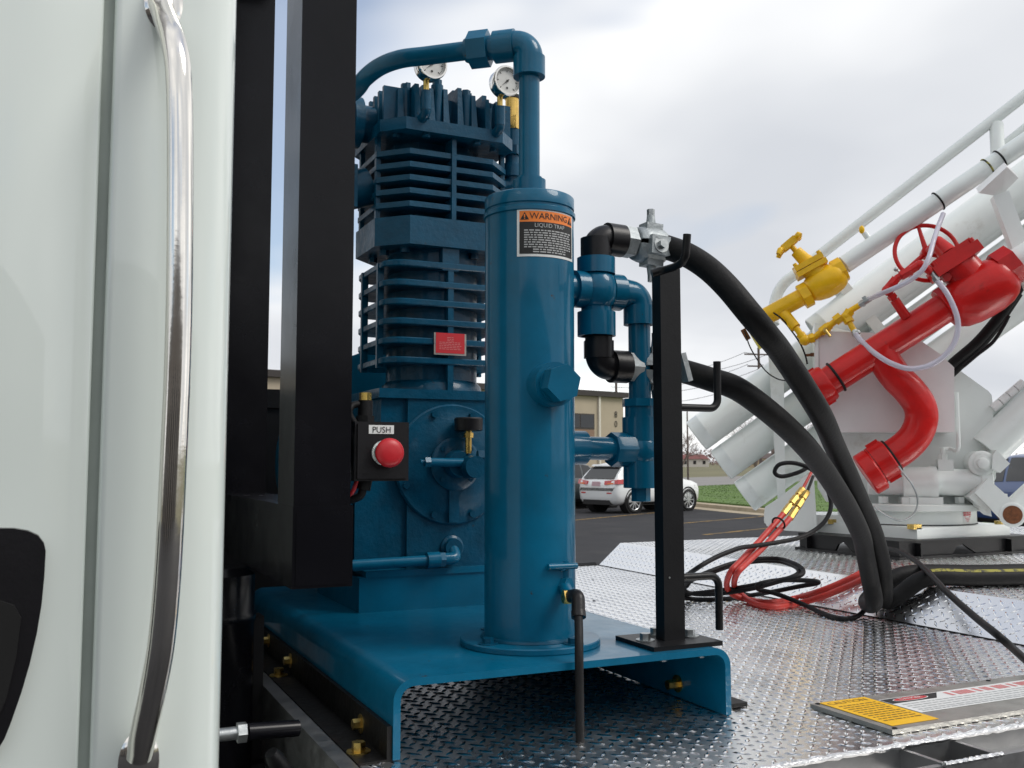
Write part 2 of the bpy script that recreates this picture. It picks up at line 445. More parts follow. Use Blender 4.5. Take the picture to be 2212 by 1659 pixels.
roofs = [mat('roof_%d' % i, c, 0.9, var=0.15, vscale=1) for i, c in enumerate(((0.10, 0.075, 0.07), (0.16, 0.055, 0.05), (0.07, 0.07, 0.075)))]
walls = [mat('siding_%d' % i, c, 0.85, var=0.06, vscale=2) for i, c in enumerate(((0.46, 0.36, 0.24), (0.50, 0.47, 0.43), (0.36, 0.24, 0.18)))]
def house(lat, dep, w, d, h, rh, wi, ri, label, rot=0.0):
    c = far(lat, dep); R = thing('far_house', label, 'house', c, 'houses across the road')
    a = -YAW + rot; ex, ey = Vector((math.cos(a), math.sin(a), 0)), Vector((-math.sin(a), math.cos(a), 0))
    q = lambda x, y, z: c + ex*x + ey*y + Vector((0, 0, z))
    MB().hexa([q(-w/2, 0, -.05), q(w/2, 0, -.05), q(w/2, d, -.05), q(-w/2, d, -.05), q(-w/2, 0, h), q(w/2, 0, h), q(w/2, d, h), q(-w/2, d, h)]).obj('wall', walls[wi], R, smooth=0)
    MB().prism([q(-w/2-.4, -.4, h), q(-w/2-.4, d+.4, h), q(-w/2-.4, d/2, h+rh)], ex*(w+.8)).obj('roof', roofs[ri], R, smooth=0)
    n = max(2, int(w/3))
    for i in range(n):
        x = -w/2 + (i+.5)*w/n
        MB().hexa([q(x-.5, -.06, .9), q(x+.5, -.06, .9), q(x+.5, .05, .9), q(x-.5, .05, .9), q(x-.5, -.06, 2.1), q(x+.5, -.06, 2.1), q(x+.5, .05, 2.1), q(x-.5, .05, 2.1)]).obj('window', winm, R, smooth=0)
house(57, 330, 20, 12, 2.6, 1.6, 1, 1, 'long pale house with a red roof across the road', 0.15)
house(78.5, 300, 12, 10, 2.7, 1.7, 0, 0, 'tan gabled house with dark brown roof across the road', -0.5)
house(98, 350, 18, 10, 2.8, 1.8, 2, 2, 'brown house with a grey roof behind the yellow tractor', 0.1)
house(118, 300, 16, 10, 2.8, 1.8, 0, 1, 'tan house with a red roof beyond the bare trees', 0.2)
house(-20, 92, 15, 9, 3.4, 2.0, 1, 2, 'white house with grey roof glimpsed beside the black posts', 0.0)

# bare trees
bark = mat('bare_bark', (0.16, 0.125, 0.105), 0.9, var=0.3, vscale=3)
twig = mat('bare_twigs', (0.17, 0.125, 0.115), 0.9, var=0.2, vscale=1)
def bare_tree(pos, h, seed, label):
    rnd = random.Random(seed)
    R = thing('bare_tree', label, 'tree', pos, 'bare trees beyond the road')
    trunk, crown = MB(), MB()
    def grow(p, d, L, r, lev):
        if lev > 6: return
        n = 3; pts = [Vector(p)]; q = Vector(p); dd = Vector(d)
        for i in range(n):
            dd = (dd + Vector((rnd.uniform(-.16, .16), rnd.uniform(-.16, .16), rnd.uniform(-.02, .10)))).normalized()
            q = q + dd*L/n; pts.append(q.copy())
        (trunk if lev < 1 else crown).tube(pts, [r*(1-.35*i/n) for i in range(n+1)], 5 if lev < 2 else 3, caps=False)
        kids = 4 if lev == 0 else (3 if lev < 5 else 2)
        for k in range(kids):
            f = rnd.uniform(.45, 1.0) if k else 1.0
            b = Vector(p).lerp(q, f) if k else q
            az = rnd.uniform(0, 2*PI); sp = rnd.uniform(.35, .85)
            x, y, a = frame(dd)
            nd = (a*math.cos(sp) + (x*math.cos(az)+y*math.sin(az))*math.sin(sp)).normalized()
            grow(b, nd, L*rnd.uniform(.58, .8), r*rnd.uniform(.5, .66), lev+1)
    grow(Vector(pos), Vector((0, 0, 1)), h*.26, h*.018, 0)
    trunk.obj('trunk', bark, R); crown.obj('crown', twig, R)
bare_tree(far(10.7, 62), 5.2, 4, 'small bare tree beside the tall flagpole')
bare_tree(far(15.8, 63), 7.0, 11, 'bare tree seen between the ends of the white tubes')
bare_tree(far(17.8, 66), 8.5, 23, 'bare spreading tree behind the white tube ends')
bare_tree(far(62, 290), 9, 31, 'bare tree standing before the tan gabled house')
bare_tree(far(52, 110), 9, 41, 'bare tree glimpsed past the hydraulic cylinder')

# far-off wood along the horizon
rs = np.random.RandomState(9); n = 9000
lat = rs.uniform(-60, 260, n); dep = 430 + rs.uniform(-25, 25, n); hz = (5.5 + 2.5*np.sin(lat*.11) + 1.8*np.sin(lat*.37+1))*rs.uniform(0, 1, n)**.8
cx = CAM.x + lat*math.cos(YAW) + dep*math.sin(YAW); cyy = CAM.y - lat*math.sin(YAW) + dep*math.cos(YAW)
v = np.zeros((n, 3, 3)); w = rs.uniform(.5, 1.6, (n, 3, 3)) - 1.0
v[:] = np.c_[cx, cyy, np.maximum(hz, .5)][:, None, :] + w*1.3; v[:, :, 2] = np.maximum(v[:, :, 2], 0)
me = bpy.data.meshes.new('distant_wood'); me.from_pydata(v.reshape(-1, 3).tolist(), [], np.arange(n*3).reshape(-1, 3).tolist())
g = link_mesh('distant_wood', me, mat('leafless_wood', (0.20, 0.135, 0.125), 0.95, var=0.4, vscale=0.06), smooth=0); g['kind'] = 'stuff'
g['label'] = 'brownish leafless wood along the far horizon'; g['category'] = 'wood'
# unseen building added behind the camera to give the black paint reflections
wh = thing('reflection_building', 'unseen long low building with dark doors, added for black paint to reflect', 'building', far(0, -26))
wm = mat('reflection_building_wall', (0.22, 0.19, 0.165), 0.85, var=0.1, vscale=.4)
def wbox(l0, l1, d0, d1, z0, z1): return MB().hexa([far(l0, d0, z0), far(l1, d0, z0), far(l1, d1, z0), far(l0, d1, z0), far(l0, d0, z1), far(l1, d0, z1), far(l1, d1, z1), far(l0, d1, z1)])
wbox(-45, 40, -44, -26, -.05, 6.8).obj('wall', wm, wh, smooth=0)
wbox(-45.3, 40.3, -44.3, -25.7, 6.8, 7.2).obj('roof_trim', trim_m, wh, smooth=0)
for l in range(-40, 36, 8): wbox(l, l+4, -26.1, -25.95, 0, 4).obj('door', winm, wh, smooth=0)

# flag pole, utility poles and wires
polem = mat('weathered_pole', (0.10, 0.075, 0.065), 0.9, var=0.2, vscale=2)
wirem = mat('wire_cable', (0.045, 0.045, 0.05), 0.7)
fp = thing('flagpole', 'tall thin pole standing by the road beside a bare tree', 'pole', far(11.9, 66))
MB().cyl(far(11.9, 66, -.05), far(11.9, 66, 5.1), 0.07, 0.045, 8).obj('shaft', polem, fp)
MB().ball(far(11.9, 66, 5.15), 0.09, u=8, v=6).obj('finial', polem, fp)
def upole(lat, dep, h, label, arms):
    R = thing('utility_pole', label, 'pole', far(lat, dep), 'utility poles with wires')
    MB().cyl(far(lat, dep, -.05), far(lat, dep, h), 0.17, 0.12, 8).obj('shaft', polem, R)
    for z, w in arms:
        a, b = far(lat-w, dep-.2*w, z), far(lat+w, dep+.2*w, z)
        MB().obox((a+b)/2, b-a, (0, 0, 1), ((b-a).length, .14, .12)).obj('cross_arm', polem, R)
    return R
upole(25.0, 98, 13.2, 'utility pole with two cross arms behind the big hoses', ((12.5, 1.5), (11.3, 1.2)))
upole(10.1, 94, 10.0, 'utility pole rising behind the tan building roof', ((9.7, 0.8),))
for i, (za, zb, la, lb) in enumerate(((9.9, 12.7, 9.3, 23.6), (9.9, 12.7, 10.9, 26.4), (8.9, 11.5, 9.6, 23.9), (8.2, 11.5, 10.6, 26.1), (7.3, 10.0, 10.1, 25.0), (12.7, 20, 23.6, 75), (12.7, 20, 26.4, 78), (11.5, 17, 25, 76))):
    a, b = far(la, 94 if i < 5 else 98, za), far(lb, 98 if i < 5 else 170, zb)
    pts = [a.lerp(b, t/12) - Vector((0, 0, 1))*(0.9*4*(t/12)*(1-t/12)) for t in range(13)]
    tag(MB().tube(pts, 0.022, 4).obj('power_line', wirem), 'thin power line strung between the utility poles', 'wire', 'power lines')

# ---------------------------------------------------------------- cars
tyre_m = mat('tyre', (0.014, 0.014, 0.014), 0.8)
rim_m = mat('alloy_rim', (0.55, 0.56, 0.57), 0.32, 0.8)
darkgap = mat('dark_wheel_arch', (0.006, 0.006, 0.006), 0.9)
carglass = mat('tinted_car_glass', (0.012, 0.013, 0.014), 0.06, spec=0.8)
lampr = mat('tail_lamp_red', (0.50, 0.015, 0.02), 0.2, coat=1.0)
lampa = mat('lamp_amber', (0.75, 0.16, 0.02), 0.25)
platem = mat('number_plate', (0.55, 0.36, 0.40), 0.5)
trimb = mat('black_bumper_trim', (0.016, 0.016, 0.017), 0.6)
def interp(tab, x):
    for (x0, a), (x1, b) in zip(tab, tab[1:]):
        if x <= x1:
            t = 0 if x1 == x0 else max(0, (x-x0)/(x1-x0)); return [p+(q-p)*t for p, q in zip(a, b)]
    return list(tab[-1][1])
# station x: (bottom z, half width, belt z, roof z)
CARTAB = [(-2.16, (.50, .70, .86, .90)), (-2.12, (.36, .80, .98, 1.02)), (-2.02, (.28, .86, 1.03, 1.10)), (-1.90, (.26, .88, 1.05, 1.25)), (-1.72, (.26, .885, 1.05, 1.44)), (-1.50, (.26, .885, 1.05, 1.56)),
          (-1.2, (.25, .885, 1.04, 1.61)), (-.2, (.24, .885, 1.01, 1.62)), (.30, (.24, .885, .99, 1.57)), (.75, (.24, .885, .98, 1.36)), (1.18, (.24, .88, .97, 1.06)),
          (1.6, (.25, .86, .93, 1.0)), (1.95, (.26, .80, .84, .90)), (2.10, (.30, .70, .72, .78)), (2.15, (.42, .60, .62, .66))]
def csec(x):
    zb, w, zl, zr = interp(CARTAB, x)
    return [(w*.80, zb), (w*.96, zb+.10), (w, zb+.30), (w*1.0, zl-.16), (w*.97, zl-.03), (w*.945, zl),
            (w*(.945-.10*min(1, (zr-zl)/.5)), zl+(zr-zl)*.55), (w*(.945-.20*min(1, (zr-zl)/.5)), zl+(zr-zl)*.90), (w*.60, zr-.012), (w*.30, zr), ]
def cpt(x, t, off=0.0):
    s = csec(x); i = min(int(t), len(s)-2); f = t-i
    y, z = s[i][0]+(s[i+1][0]-s[i][0])*f, s[i][1]+(s[i+1][1]-s[i][1])*f
    if off:
        ty, tz = s[i+1][0]-s[i][0], s[i+1][1]-s[i][1]; L = math.hypot(ty, tz) or 1
        y += tz/L*off; z -= ty/L*off
    return y, z
def make_car(name, label, paint, loc, head, scale=1.0, detail=True):
    R = thing(name, label, 'car', loc, None)
    ca, sa = math.cos(head), math.sin(head); L0 = Vector(loc)
    T = lambda x, y, z: L0 + Vector(((x*ca - y*sa)*scale, (x*sa + y*ca)*scale, z*scale))
    xs = sorted(set([a for a, _ in CARTAB] + [-1.5, -.7, .05, .52, .95, 1.4, 1.8]))
    bd = MB(); rg = []
    for x in xs:
        s = csec(x)
        rg.append([T(x, y, z) for y, z in s] + [T(x, -y, z) for y, z in s[::-1]])
    bd.rings(rg); body = bd.obj('body', paint, R, smooth=50)
    def patch(nm, m, x0, x1, t0, t1, side, par=R, off=.006, nx=5, nt=3, xf=None):
        pm = MB(); rg = []
        for i in range(nx+1):
            for_t = []
            for j in range(nt+1):
                t = t0 + (t1-t0)*j/nt
                a, b = (x0, x1) if xf is None else xf(t)
                x = a + (b-a)*i/nx
                y, z = cpt(x, t, off); for_t.append(T(x, side*y, z))
            rg.append(for_t)
        vs = [[pm.bm.verts.new(p) for p in r] for r in rg]
        for i in range(nx):
            for j in range(nt): pm.bm.faces.new((vs[i][j], vs[i+1][j], vs[i+1][j+1], vs[i][j+1]))
        return pm.obj(nm, m, par, smooth=50)
    for sd in (1, -1):
        for x0, x1 in ((-1.50, -1.0), (-.92, -.12), (-.04, .72)):
            patch('side_window', carglass, x0, x1, 5.2, 6.9, sd, xf=lambda t, x0=x0, x1=x1: (x0 + (.10 if x0 < -1.4 else 0)*(t-5.2)/1.7, x1 - (.42 if x1 > .5 else 0.0)*(t-5.2)/1.7))
        for x in (-1.33, 1.33):
            W = bpy.data.objects.new('wheel', None); COL.objects.link(W); W.location = T(x, sd*.80, .365) - L0; W.parent = R
            c, o = T(x, sd*.70, .365), T(x, sd*.915, .365)
            ax = (o-c).normalized()
            MB().lathe(T(x, sd*.68, .365), ax, [(0, .22), (0, .33), (.03*scale, .365*scale), (.19*scale, .365*scale), (.228*scale, .33*scale), (.228*scale, .275*scale), (.16*scale, .27*scale), (.16*scale, .0)], 28).obj('tyre', tyre_m, W)
            rm = MB(); rc = T(x, sd*.885, .365)
            rm.torus(rc, ax, .268*scale, .014*scale, 28, 6)
            xx, yy, _ = frame(ax)
            for k2 in range(10):
                a = 2*PI*k2/10
                dv = xx*math.cos(a)+yy*math.sin(a)
                rm.obox(rc + dv*.145*scale - ax*.01, dv, ax, (.25*scale, .03*scale, .036*scale))
            rm.cyl(rc-ax*.03, rc+ax*.012, .06*scale, n=12)
            rm.obj('rim', rim_m, W)
            MB().lathe(T(x, sd*.60, .38), ax, [(0, .0), (0, .425*scale), (.29*scale, .425*scale), (.292*scale, .385*scale), (.20*scale, .38*scale), (.20*scale, 0)], 28).obj('wheel_arch', darkgap, R)
        patch('head_lamp', paper, 1.72, 2.06, 3.2, 4.6, sd, off=.008)
        patch('sill_trim', trimb, -.9, .95, .2, 1.0, sd, off=.006)
        MB().obox(T(.62, sd*.98, 1.03), T(1, 0, 0)-L0, (0, 0, 1), (.12*scale, .13*scale, .18*scale), .03).obj('mirror', paint, R)
    # tailgate
    def rear(nm, m, z0, z1, hw, x0, x1, th=.02, bev=.006):
        return MB().hexa([T(x0, -hw, z0), T(x0+th, -hw, z0), T(x0+th, hw, z0), T(x0, hw, z0), T(x1, -hw*.93, z1), T(x1+th, -hw*.93, z1), T(x1+th, hw*.93, z1), T(x1, hw*.93, z1)], bev).obj(nm, m, R)
    rear('rear_window', carglass, 1.10, 1.46, .68, -2.075, -1.70, .06)
    rear('number_plate', platem, .86, 1.0, .19, -2.178, -2.165)
    for sd in (1, -1):
        MB().hexa([T(-2.200, sd*.40, .90), T(-2.04, sd*.40, .90), T(-1.80, sd*.902, .93), T(-2.105, sd*.900, .93), T(-2.165, sd*.38, 1.02), T(-2.02, sd*.38, 1.02), T(-1.80, sd*.890, 1.08), T(-2.060, sd*.885, 1.07)], .012).obj('tail_lamp', lampr, R)
        MB().hexa([T(-2.190, sd*.52, .915), T(-2.04, sd*.52, .915), T(-1.96, sd*.74, .925), T(-2.150, sd*.74, .925), T(-2.175, sd*.52, .955), T(-2.04, sd*.52, .955), T(-1.96, sd*.74, .97), T(-2.135, sd*.74, .97)], .006).obj('reversing_lamp', lampa, R)
    rear('lower_bumper', trimb, .27, .42, .62, -2.16, -2.17, .2)
    for sd in (1, -1):
        MB().hexa([T(-2.175, sd*.48, .62), T(-2.05, sd*.48, .62), T(-2.05, sd*.68, .62), T(-2.165, sd*.68, .62), T(-2.175, sd*.48, .66), T(-2.05, sd*.48, .66), T(-2.05, sd*.68, .66), T(-2.165, sd*.68, .66)]).obj('reflector', lampr, R)
    rear('roof_spoiler', paint, 1.49, 1.55, .62, -1.76, -1.72, .25, .012)
    return R
cwhite = mat('white_car_paint', (0.80, 0.82, 0.82), 0.3, coat=1.0)
cdark = mat('dark_green_car_paint', (0.022, 0.030, 0.032), 0.3, coat=1.0)
cblue = mat('blue_car_paint', (0.030, 0.075, 0.22), 0.3, coat=1.0)
hd = math.radians(15)
make_car('parked_suv', 'white parked crossover with red tail lamps and alloy wheels', cwhite, (17.28, 26.25, 0.01), hd)
make_car('parked_car', 'dark parked car on the far side of the white crossover', cdark, (16.1, 29.2, 0.01), hd, 1.0)
make_car('parked_wagon', 'blue parked wagon seen past the hydraulic cylinder of the loader', cblue, tuple(far(11.6, 21.5, 0.01)), math.radians(75), 1.12)
# yellow tractor far across the road
tr = thing('yellow_tractor', 'small yellow tractor parked in front of the tan house', 'tractor', far(76.5, 270))
a = far(76.5, 270)
MB().box(a+Vector((-1.3, -.5, .55)), a+Vector((1.2, .5, 1.25)), .06).obj('hood', yellow2, tr)
MB().box(a+Vector((-1.2, -.6, 1.25)), a+Vector((.1, .6, 2.3)), .05).obj('cab', yellow2, tr)
MB().box(a+Vector((-1.05, -.62, 1.4)), a+Vector((-.05, .62, 2.15))).obj('cab_glass', carglass, tr)
for dx in (-.9, .9):
    for dy in (-.6, .6):
        MB().lathe(a+Vector((dx, dy-.15, .45)), (0, 1, 0), [(0, .2), (0, .45), (.3, .45), (.3, .2)], 16).obj('wheel', tyre_m, tr)

# ---------------------------------------------------------------- truck cab
CV = -0.35
cab = thing('truck_cab', 'white truck cab side with a chrome grab handle and black door handle', 'truck cab', (-1.2, 0.9, 0.0))
def extrude_profile(prof, z0, z1, nz=2):
    m = MB(); rg = []
    for i in range(nz):
        z = z0 + (z1-z0)*i/(nz-1)
        rg.append([(x, y, z) for x, y in prof])
    m.rings(rg); return m
pil = [(-0.4785, CV+0.03), (-0.4785, CV+0.006), (-0.475, CV+0.0005)]
for i in range(9):                                   # slightly crowned pillar
    t = i/8; pil.append((-0.470 + 0.080*t, CV - 0.004*math.sin(PI*t*0.8)))
for i in range(1, 13):                               # rounded rear corner of the cab
    a = PI/2*i/12; pil.append((-0.390 + 0.053*math.sin(a), CV-0.002 + 0.053*(1-math.cos(a))))
pil += [(-0.337, 2.10), (-0.39, 2.15), (-0.60, 2.15), (-0.60, CV+0.03)]
extrude_profile(pil, 0.92, 3.05).obj('rear_pillar', cabw, cab, smooth=60)
door = [(-0.490, CV+0.03), (-0.490, CV+0.006), (-0.4935, CV+0.0005)]
for i in range(1, 15):
    t = i/14; door.append((-0.4935 - 1.25*t, CV - 0.010*math.sin(PI*min(1, t*1.2)*0.9)))
door += [(-1.76, CV+0.03)]
dm = MB(); rg = []
for i in range(25):
    z = 0.92 + (2.22-0.92)*i/24
    dent = 0.0032*(1/(1+math.exp(-(1.668-z)/0.006)))            # pressed crease above the handle
    rg.append([(x, y + (dent if (x < -0.505 and y < CV+0.004) else 0), z) for x, y in door])
dm.rings(rg); dm.obj('door', cabw, cab, smooth=60)
MB().box((-0.50, CV+0.012, 0.92), (-0.47, CV+0.05, 3.05)).obj('door_seam', seam, cab)
MB().box((-1.76, CV+0.02, 2.22), (-0.55, CV+0.04, 2.95), .01).obj('side_window', winm, cab)
MB().box((-2.3, CV+0.06, 0.92), (-0.62, 2.09, 3.10), .06).obj('cab_shell', cabw, cab)
MB().box((-2.2, -0.1, 0.45), (-0.45, 1.9, 0.93), .03).obj('cab_underframe', blackm, cab)
for y in (-0.02, 1.88):
    MB().lathe((-1.25, y-0.14, 0.5), (0, 1, 0), [(0, .25), (0, .44), (.05, .5), (.23, .5), (.28, .44), (.28, .25), (.2, .2), (.2, 0)], 32).obj('front_wheel', tyre_m, cab)
# grab handle
gh = [(-0.4325, -0.3520, 2.1735), (-0.4293, -0.3620, 2.1531), (-0.4238, -0.3850, 2.1237), (-0.4186, -0.4050, 2.0940), (-0.4144, -0.4150, 2.0567), (-0.4114, -0.4180, 1.9858), (-0.4079, -0.4180, 1.8326), (-0.4076, -0.4180, 1.7320), (-0.4082, -0.4180, 1.6823),
      (-0.4093, -0.4180, 1.6188), (-0.4114, -0.4180, 1.5216), (-0.4151, -0.4140, 1.4493), (-0.4204, -0.4020, 1.3998), (-0.4272, -0.3780, 1.3471), (-0.4296, -0.3600, 1.3171)]
gp = spline(gh, 8)
bar = MB().tube(gp, 0.0140, 24).obj('grab_handle', chrome, cab, smooth=60)
for (px, pz, sg) in (((-0.4272, -0.3530, 2.1619)[0], (-0.4272, -0.3530, 2.1619)[2], 1), ((-0.4294, -0.3530, 1.3113)[0], (-0.4294, -0.3530, 1.3113)[2], -1)):
    m = MB(); rg = []
    for h, r in ((-0.004, 0.0225), (0.004, 0.0225), (0.0085, 0.018), (0.010, 0.010)):
        rg.append([(px + r*0.95*math.cos(2*PI*i/28), CV - h, pz + sg*0.004 + r*1.55*math.sin(2*PI*i/28)) for i in range(28)])
    m.rings(rg); m.obj('handle_mount', chrome, bar)
    MB().lathe((px-.002, CV-0.008, pz+sg*0.022), (0, -1, 0), [(0, .0075), (.002, .0075), (.0045, .005), (.0052, .0)], 16).obj('screw', chrome, bar)
# black pull handle of the door
hp = [(-0.5288, -0.3530, 1.5399), (-0.5309, -0.3530, 1.5485), (-0.5367, -0.3530, 1.5568), (-0.5468, -0.3530, 1.5620), (-0.5600, -0.3530, 1.5648), (-0.6153, -0.3530, 1.5668), (-0.6207, -0.3530, 1.5481), (-0.6132, -0.3530, 1.3621), (-0.5958, -0.3530, 1.3371), (-0.5687, -0.3530, 1.3361),
      (-0.5603, -0.3530, 1.3514), (-0.5549, -0.3530, 1.3672), (-0.5463, -0.3530, 1.3969), (-0.5397, -0.3530, 1.4248), (-0.5342, -0.3530, 1.4555), (-0.5308, -0.3530, 1.4842), (-0.5292, -0.3530, 1.5132)]
dh = MB().prism([(x, y+0.010, z) for x, y, z in hp], (0, -0.022, 0), 0.004, 3).obj('door_handle', plastic, cab, smooth=50)
rp = [(-0.5494, -0.3650, 1.4727), (-0.5567, -0.3650, 1.4862), (-0.5697, -0.3650, 1.4917), (-0.6011, -0.3650, 1.4935), (-0.5962, -0.3650, 1.3676), (-0.5692, -0.3650, 1.3669), (-0.5597, -0.3650, 1.3937), (-0.5526, -0.3650, 1.4328)]
MB().prism([(x, y+0.004, z) for x, y, z in rp], (0, -0.0075, 0), 0.003, 2).obj('handle_recess', darkgap, dh)  # darkness of the handle's inner recess put into a raised panel's colour

# ---------------------------------------------------------------- black headboard frame behind the cab
fr = thing('headboard_frame', 'black steel frame of two posts and a bottom rail behind the cab', 'steel frame', (-0.10, 0.6, 1.0))
MB().box((-0.150, 0.170, 1.545), (-0.050, 0.300, 3.5), 0.010, 3).obj('post', blackp, fr)
MB().box((-0.150, 0.935, 1.545), (-0.050, 1.050, 3.5), 0.010, 3).obj('post', blackp, fr)
MB().box((-0.152, 0.164, 1.418), (-0.046, 1.10, 1.558), 0.013, 3).obj('bottom_rail', blackp, fr)
MB().box((-0.146, 0.1625, 1.423), (-0.052, 0.168, 1.549), 0.0015, 2).obj('end_cap', blackp, fr)
MB().box((-0.150, 0.80, 2.86), (-0.052, 0.937, 3.5), 0.006, 2).obj('junction_box', blackm, fr)
for y in (1.3, 2.0):
    MB().box((-0.150, y, 1.545), (-0.050, y+.11, 3.5), 0.010, 3).obj('post', blackp, fr)
MB().box((-0.15, 1.10, 1.42), (-0.05, 2.15, 1.555), 0.010, 3).obj('rail_extension', blackp, fr)
for y in (1.25, 1.9):
    MB().box((-0.140, y, 0.98), (-0.105, y+.08, 1.425), 0.004).obj('support_leg', blackm, fr)

# ---------------------------------------------------------------- emergency stop box
sb = thing('stop_button_box', 'black emergency stop box with a red mushroom button marked PUSH', 'switch box', (-0.05, 0.21, 1.6))
x0, x1, z0, z1 = -0.042, 0.059, 1.600, 1.706
MB().box((x0, 0.175, z0), (x1, 0.240, z1), 0.007, 3).obj('enclosure', plastic, sb)
MB().box((x0+.004, 0.169, z0+.004), (x1-.004, 0.177, z1-.004), 0.004, 2).obj('cover', plastic, sb)
lb = MB().box((-0.0183, 0.1678, 1.6843), ((0.0283, 0.1678, 1.6849)[0], 0.1700, (-0.0185, 0.1678, 1.6999)[2]), .0006).obj('push_label', paper, sb)
lc = Vector((0.0052, 0.1672, 1.6910))
lettering('PUSH', 0.0155, ink, lb, lambda x, y: (lc.x + x, 0.1670, lc.z + y), sx=.95)
bc = Vector((0.0186, 0.1500, 1.6504))
MB().lathe((bc.x-.010, 0.170, bc.z), (0, -1, 0), [(0, .022), (.006, .022), (.008, .019), (.014, .019)], 28).obj('bezel', zinc, sb)
MB().lathe((bc.x-.004, 0.170, bc.z), (0, -1, 0), [(.010, .013), (.016, .013), (.016, .024), (.020, .0262), (.024, .0258), (.029, .021), (.0315, .012), (.032, .0)], 32).obj('mushroom_button', redp, sb, smooth=60)
MB().hex((x0+.028, .207, z1-.002), (x0+.028, .207, z1+.012), .017).cyl((x0+.028, .207, z1+.010), (x0+.028, .207, z1+.040), .0135, n=20).obj('cable_gland', rubber, sb)
MB().hex((x0+.028, .207, z1+.038), (x0+.028, .207, z1+.054), .0115).obj('brass_fitting', brass, sb)
MB().cyl((x0+.03, .207, z0+.002), (x0+.026, .207, z0-.016), .013, n=18).tube(spline([(x0+.026, .207, z0-.012), (x0+.02, .21, z0-.028), (x0-.005, .222, z0-.036), (x0-.02, .235, z0-.03)], 6), .0075, 10).obj('lower_conduit', rubber, sb)
MB().tube(spline([(x0+.012, .2, z0+.002), (x0+.004, .2, z0-.02), (x0-.008, .21, z0-.03)], 6), .004, 8).obj('red_wire', redp, sb)
MB().tube(spline([(x0+.006, .2, z1-.002), (x0-.004, .2, z1+.016), (x0+.004, .205, z1+.03), (x0+.024, .207, z1+.034)], 6), .0065, 10).obj('side_conduit', rubber, sb)
MB().tube(spline([(x0-.004, .2, z1-.02), (x0-.009, .19, z1-.05), (x0-.006, .19, z0+.03), (x0-.002, .2, z0+.002)], 6), .004, 8).obj('corrugated_loom', ziron, sb)

# ---------------------------------------------------------------- flatbed deck
fb = thing('truck_flatbed', 'bright aluminium tread plate flatbed of the truck', 'truck bed', (1.5, 1.1, 0.0))
DZ, RZ, NEAR, FAR_ = 1.150, 1.250, -0.239, 2.50
UC, UT, UE = 1.805, 1.925, 5.2          # foot and top of the step, tail of the deck
sheet = MB().box((-0.066, NEAR, DZ-.004), (UC, FAR_, DZ)).obj('deck_sheet', alu, fb, smooth=0)
rs_ = MB().box((UT, NEAR, RZ-.004), (UE, FAR_, RZ)).obj('raised_sheet', alu, fb, smooth=0)
ramp = MB().prism([(UC, NEAR, DZ), (UT, NEAR, RZ), (UT, NEAR, RZ-.006), (UC+.004, NEAR, DZ-.004)], (0, FAR_-NEAR, 0)).obj('step_face', alu, fb, smooth=0)
MB().prism([(UC+.004, NEAR+.003, DZ-.006), (UT, NEAR+.003, RZ-.006), (UE, NEAR+.003, RZ-.006), (UE, NEAR+.003, DZ-.06), (UC, NEAR+.003, DZ-.06)], (0, FAR_-NEAR-.006, 0)).obj('raised_core', alu_dull, fb, smooth=0)
def lugs(x0, x1, y0, y1, org, ex, ey, par, seed):
    """raised lugs of tread plate on the plane org + x*ex + y*ey"""
    a = 0.0270; s = math.sqrt(.5)
    n = int(max(x1-x0, y1-y0)/a*1.5)+4
    I, J = np.meshgrid(np.arange(-n, n), np.arange(-n, n), indexing='ij')
    p, q = I.ravel()*a, J.ravel()*a
    X, Y = (p-q)*s+(x0+x1)/2, (p+q)*s+(y0+y1)/2
    odd = ((I+J) % 2).ravel().astype(bool)
    k = (X > x0+.012) & (X < x1-.012) & (Y > y0+.012) & (Y < y1-.012)
    X, Y, odd = X[k], Y[k], odd[k]; m = len(X)
    rr = np.random.RandomState(seed)
    L = .0165*rr.uniform(.94, 1.06, m); Wd = .0049*rr.uniform(.9, 1.1, m); H = .0022
    dx = np.where(odd, s, s); dy = np.where(odd, s, -s)
    nx, ny = -dy, dx
    P = np.zeros((m, 6, 3)); P[:, :, 2] = -.0002
    def put(i, l, w, h):
        P[:, i, 0] = X + dx*L*l + nx*Wd*w; P[:, i, 1] = Y + dy*L*l + ny*Wd*w; P[:, i, 2] = h
    put(0, -1, 0, -.0002); put(1, 0, -1, -.0002); put(2, 1, 0, -.0002); put(3, 0, 1, -.0002); put(4, -.62, 0, H); put(5, .62, 0, H)
    org, ex, ey = np.array(org), np.array(ex), np.array(ey); ez = np.cross(ex, ey)
    Wp = org + P[..., 0:1]*ex + P[..., 1:2]*ey + P[..., 2:3]*ez
    F = np.array([(0, 1, 4), (1, 5, 4), (1, 2, 5), (2, 3, 5), (3, 4, 5), (3, 0, 4)])
    faces = (np.arange(m)[:, None, None]*6 + F[None]).reshape(-1, 3)
    me = bpy.data.meshes.new('tread_lugs')
    me.vertices.add(m*6); me.vertices.foreach_set('co', Wp.reshape(-1))
    me.loops.add(len(faces)*3); me.loops.foreach_set('vertex_index', faces.reshape(-1).astype(np.int32))
    me.polygons.add(len(faces)); me.polygons.foreach_set('loop_start', np.arange(len(faces), dtype=np.int32)*3)
    me.update(calc_edges=True); me.validate()
    o = link_mesh('tread_lugs', me, alu_lug, par, smooth=0); o['kind'] = 'stuff'; return o
lugs(-0.06, UC, NEAR, FAR_, (0, 0, DZ), (1, 0, 0), (0, 1, 0), sheet, 1)
lugs(UT, UE, NEAR, FAR_, (0, 0, RZ), (1, 0, 0), (0, 1, 0), rs_, 2)
rl = math.hypot(UT-UC, RZ-DZ)
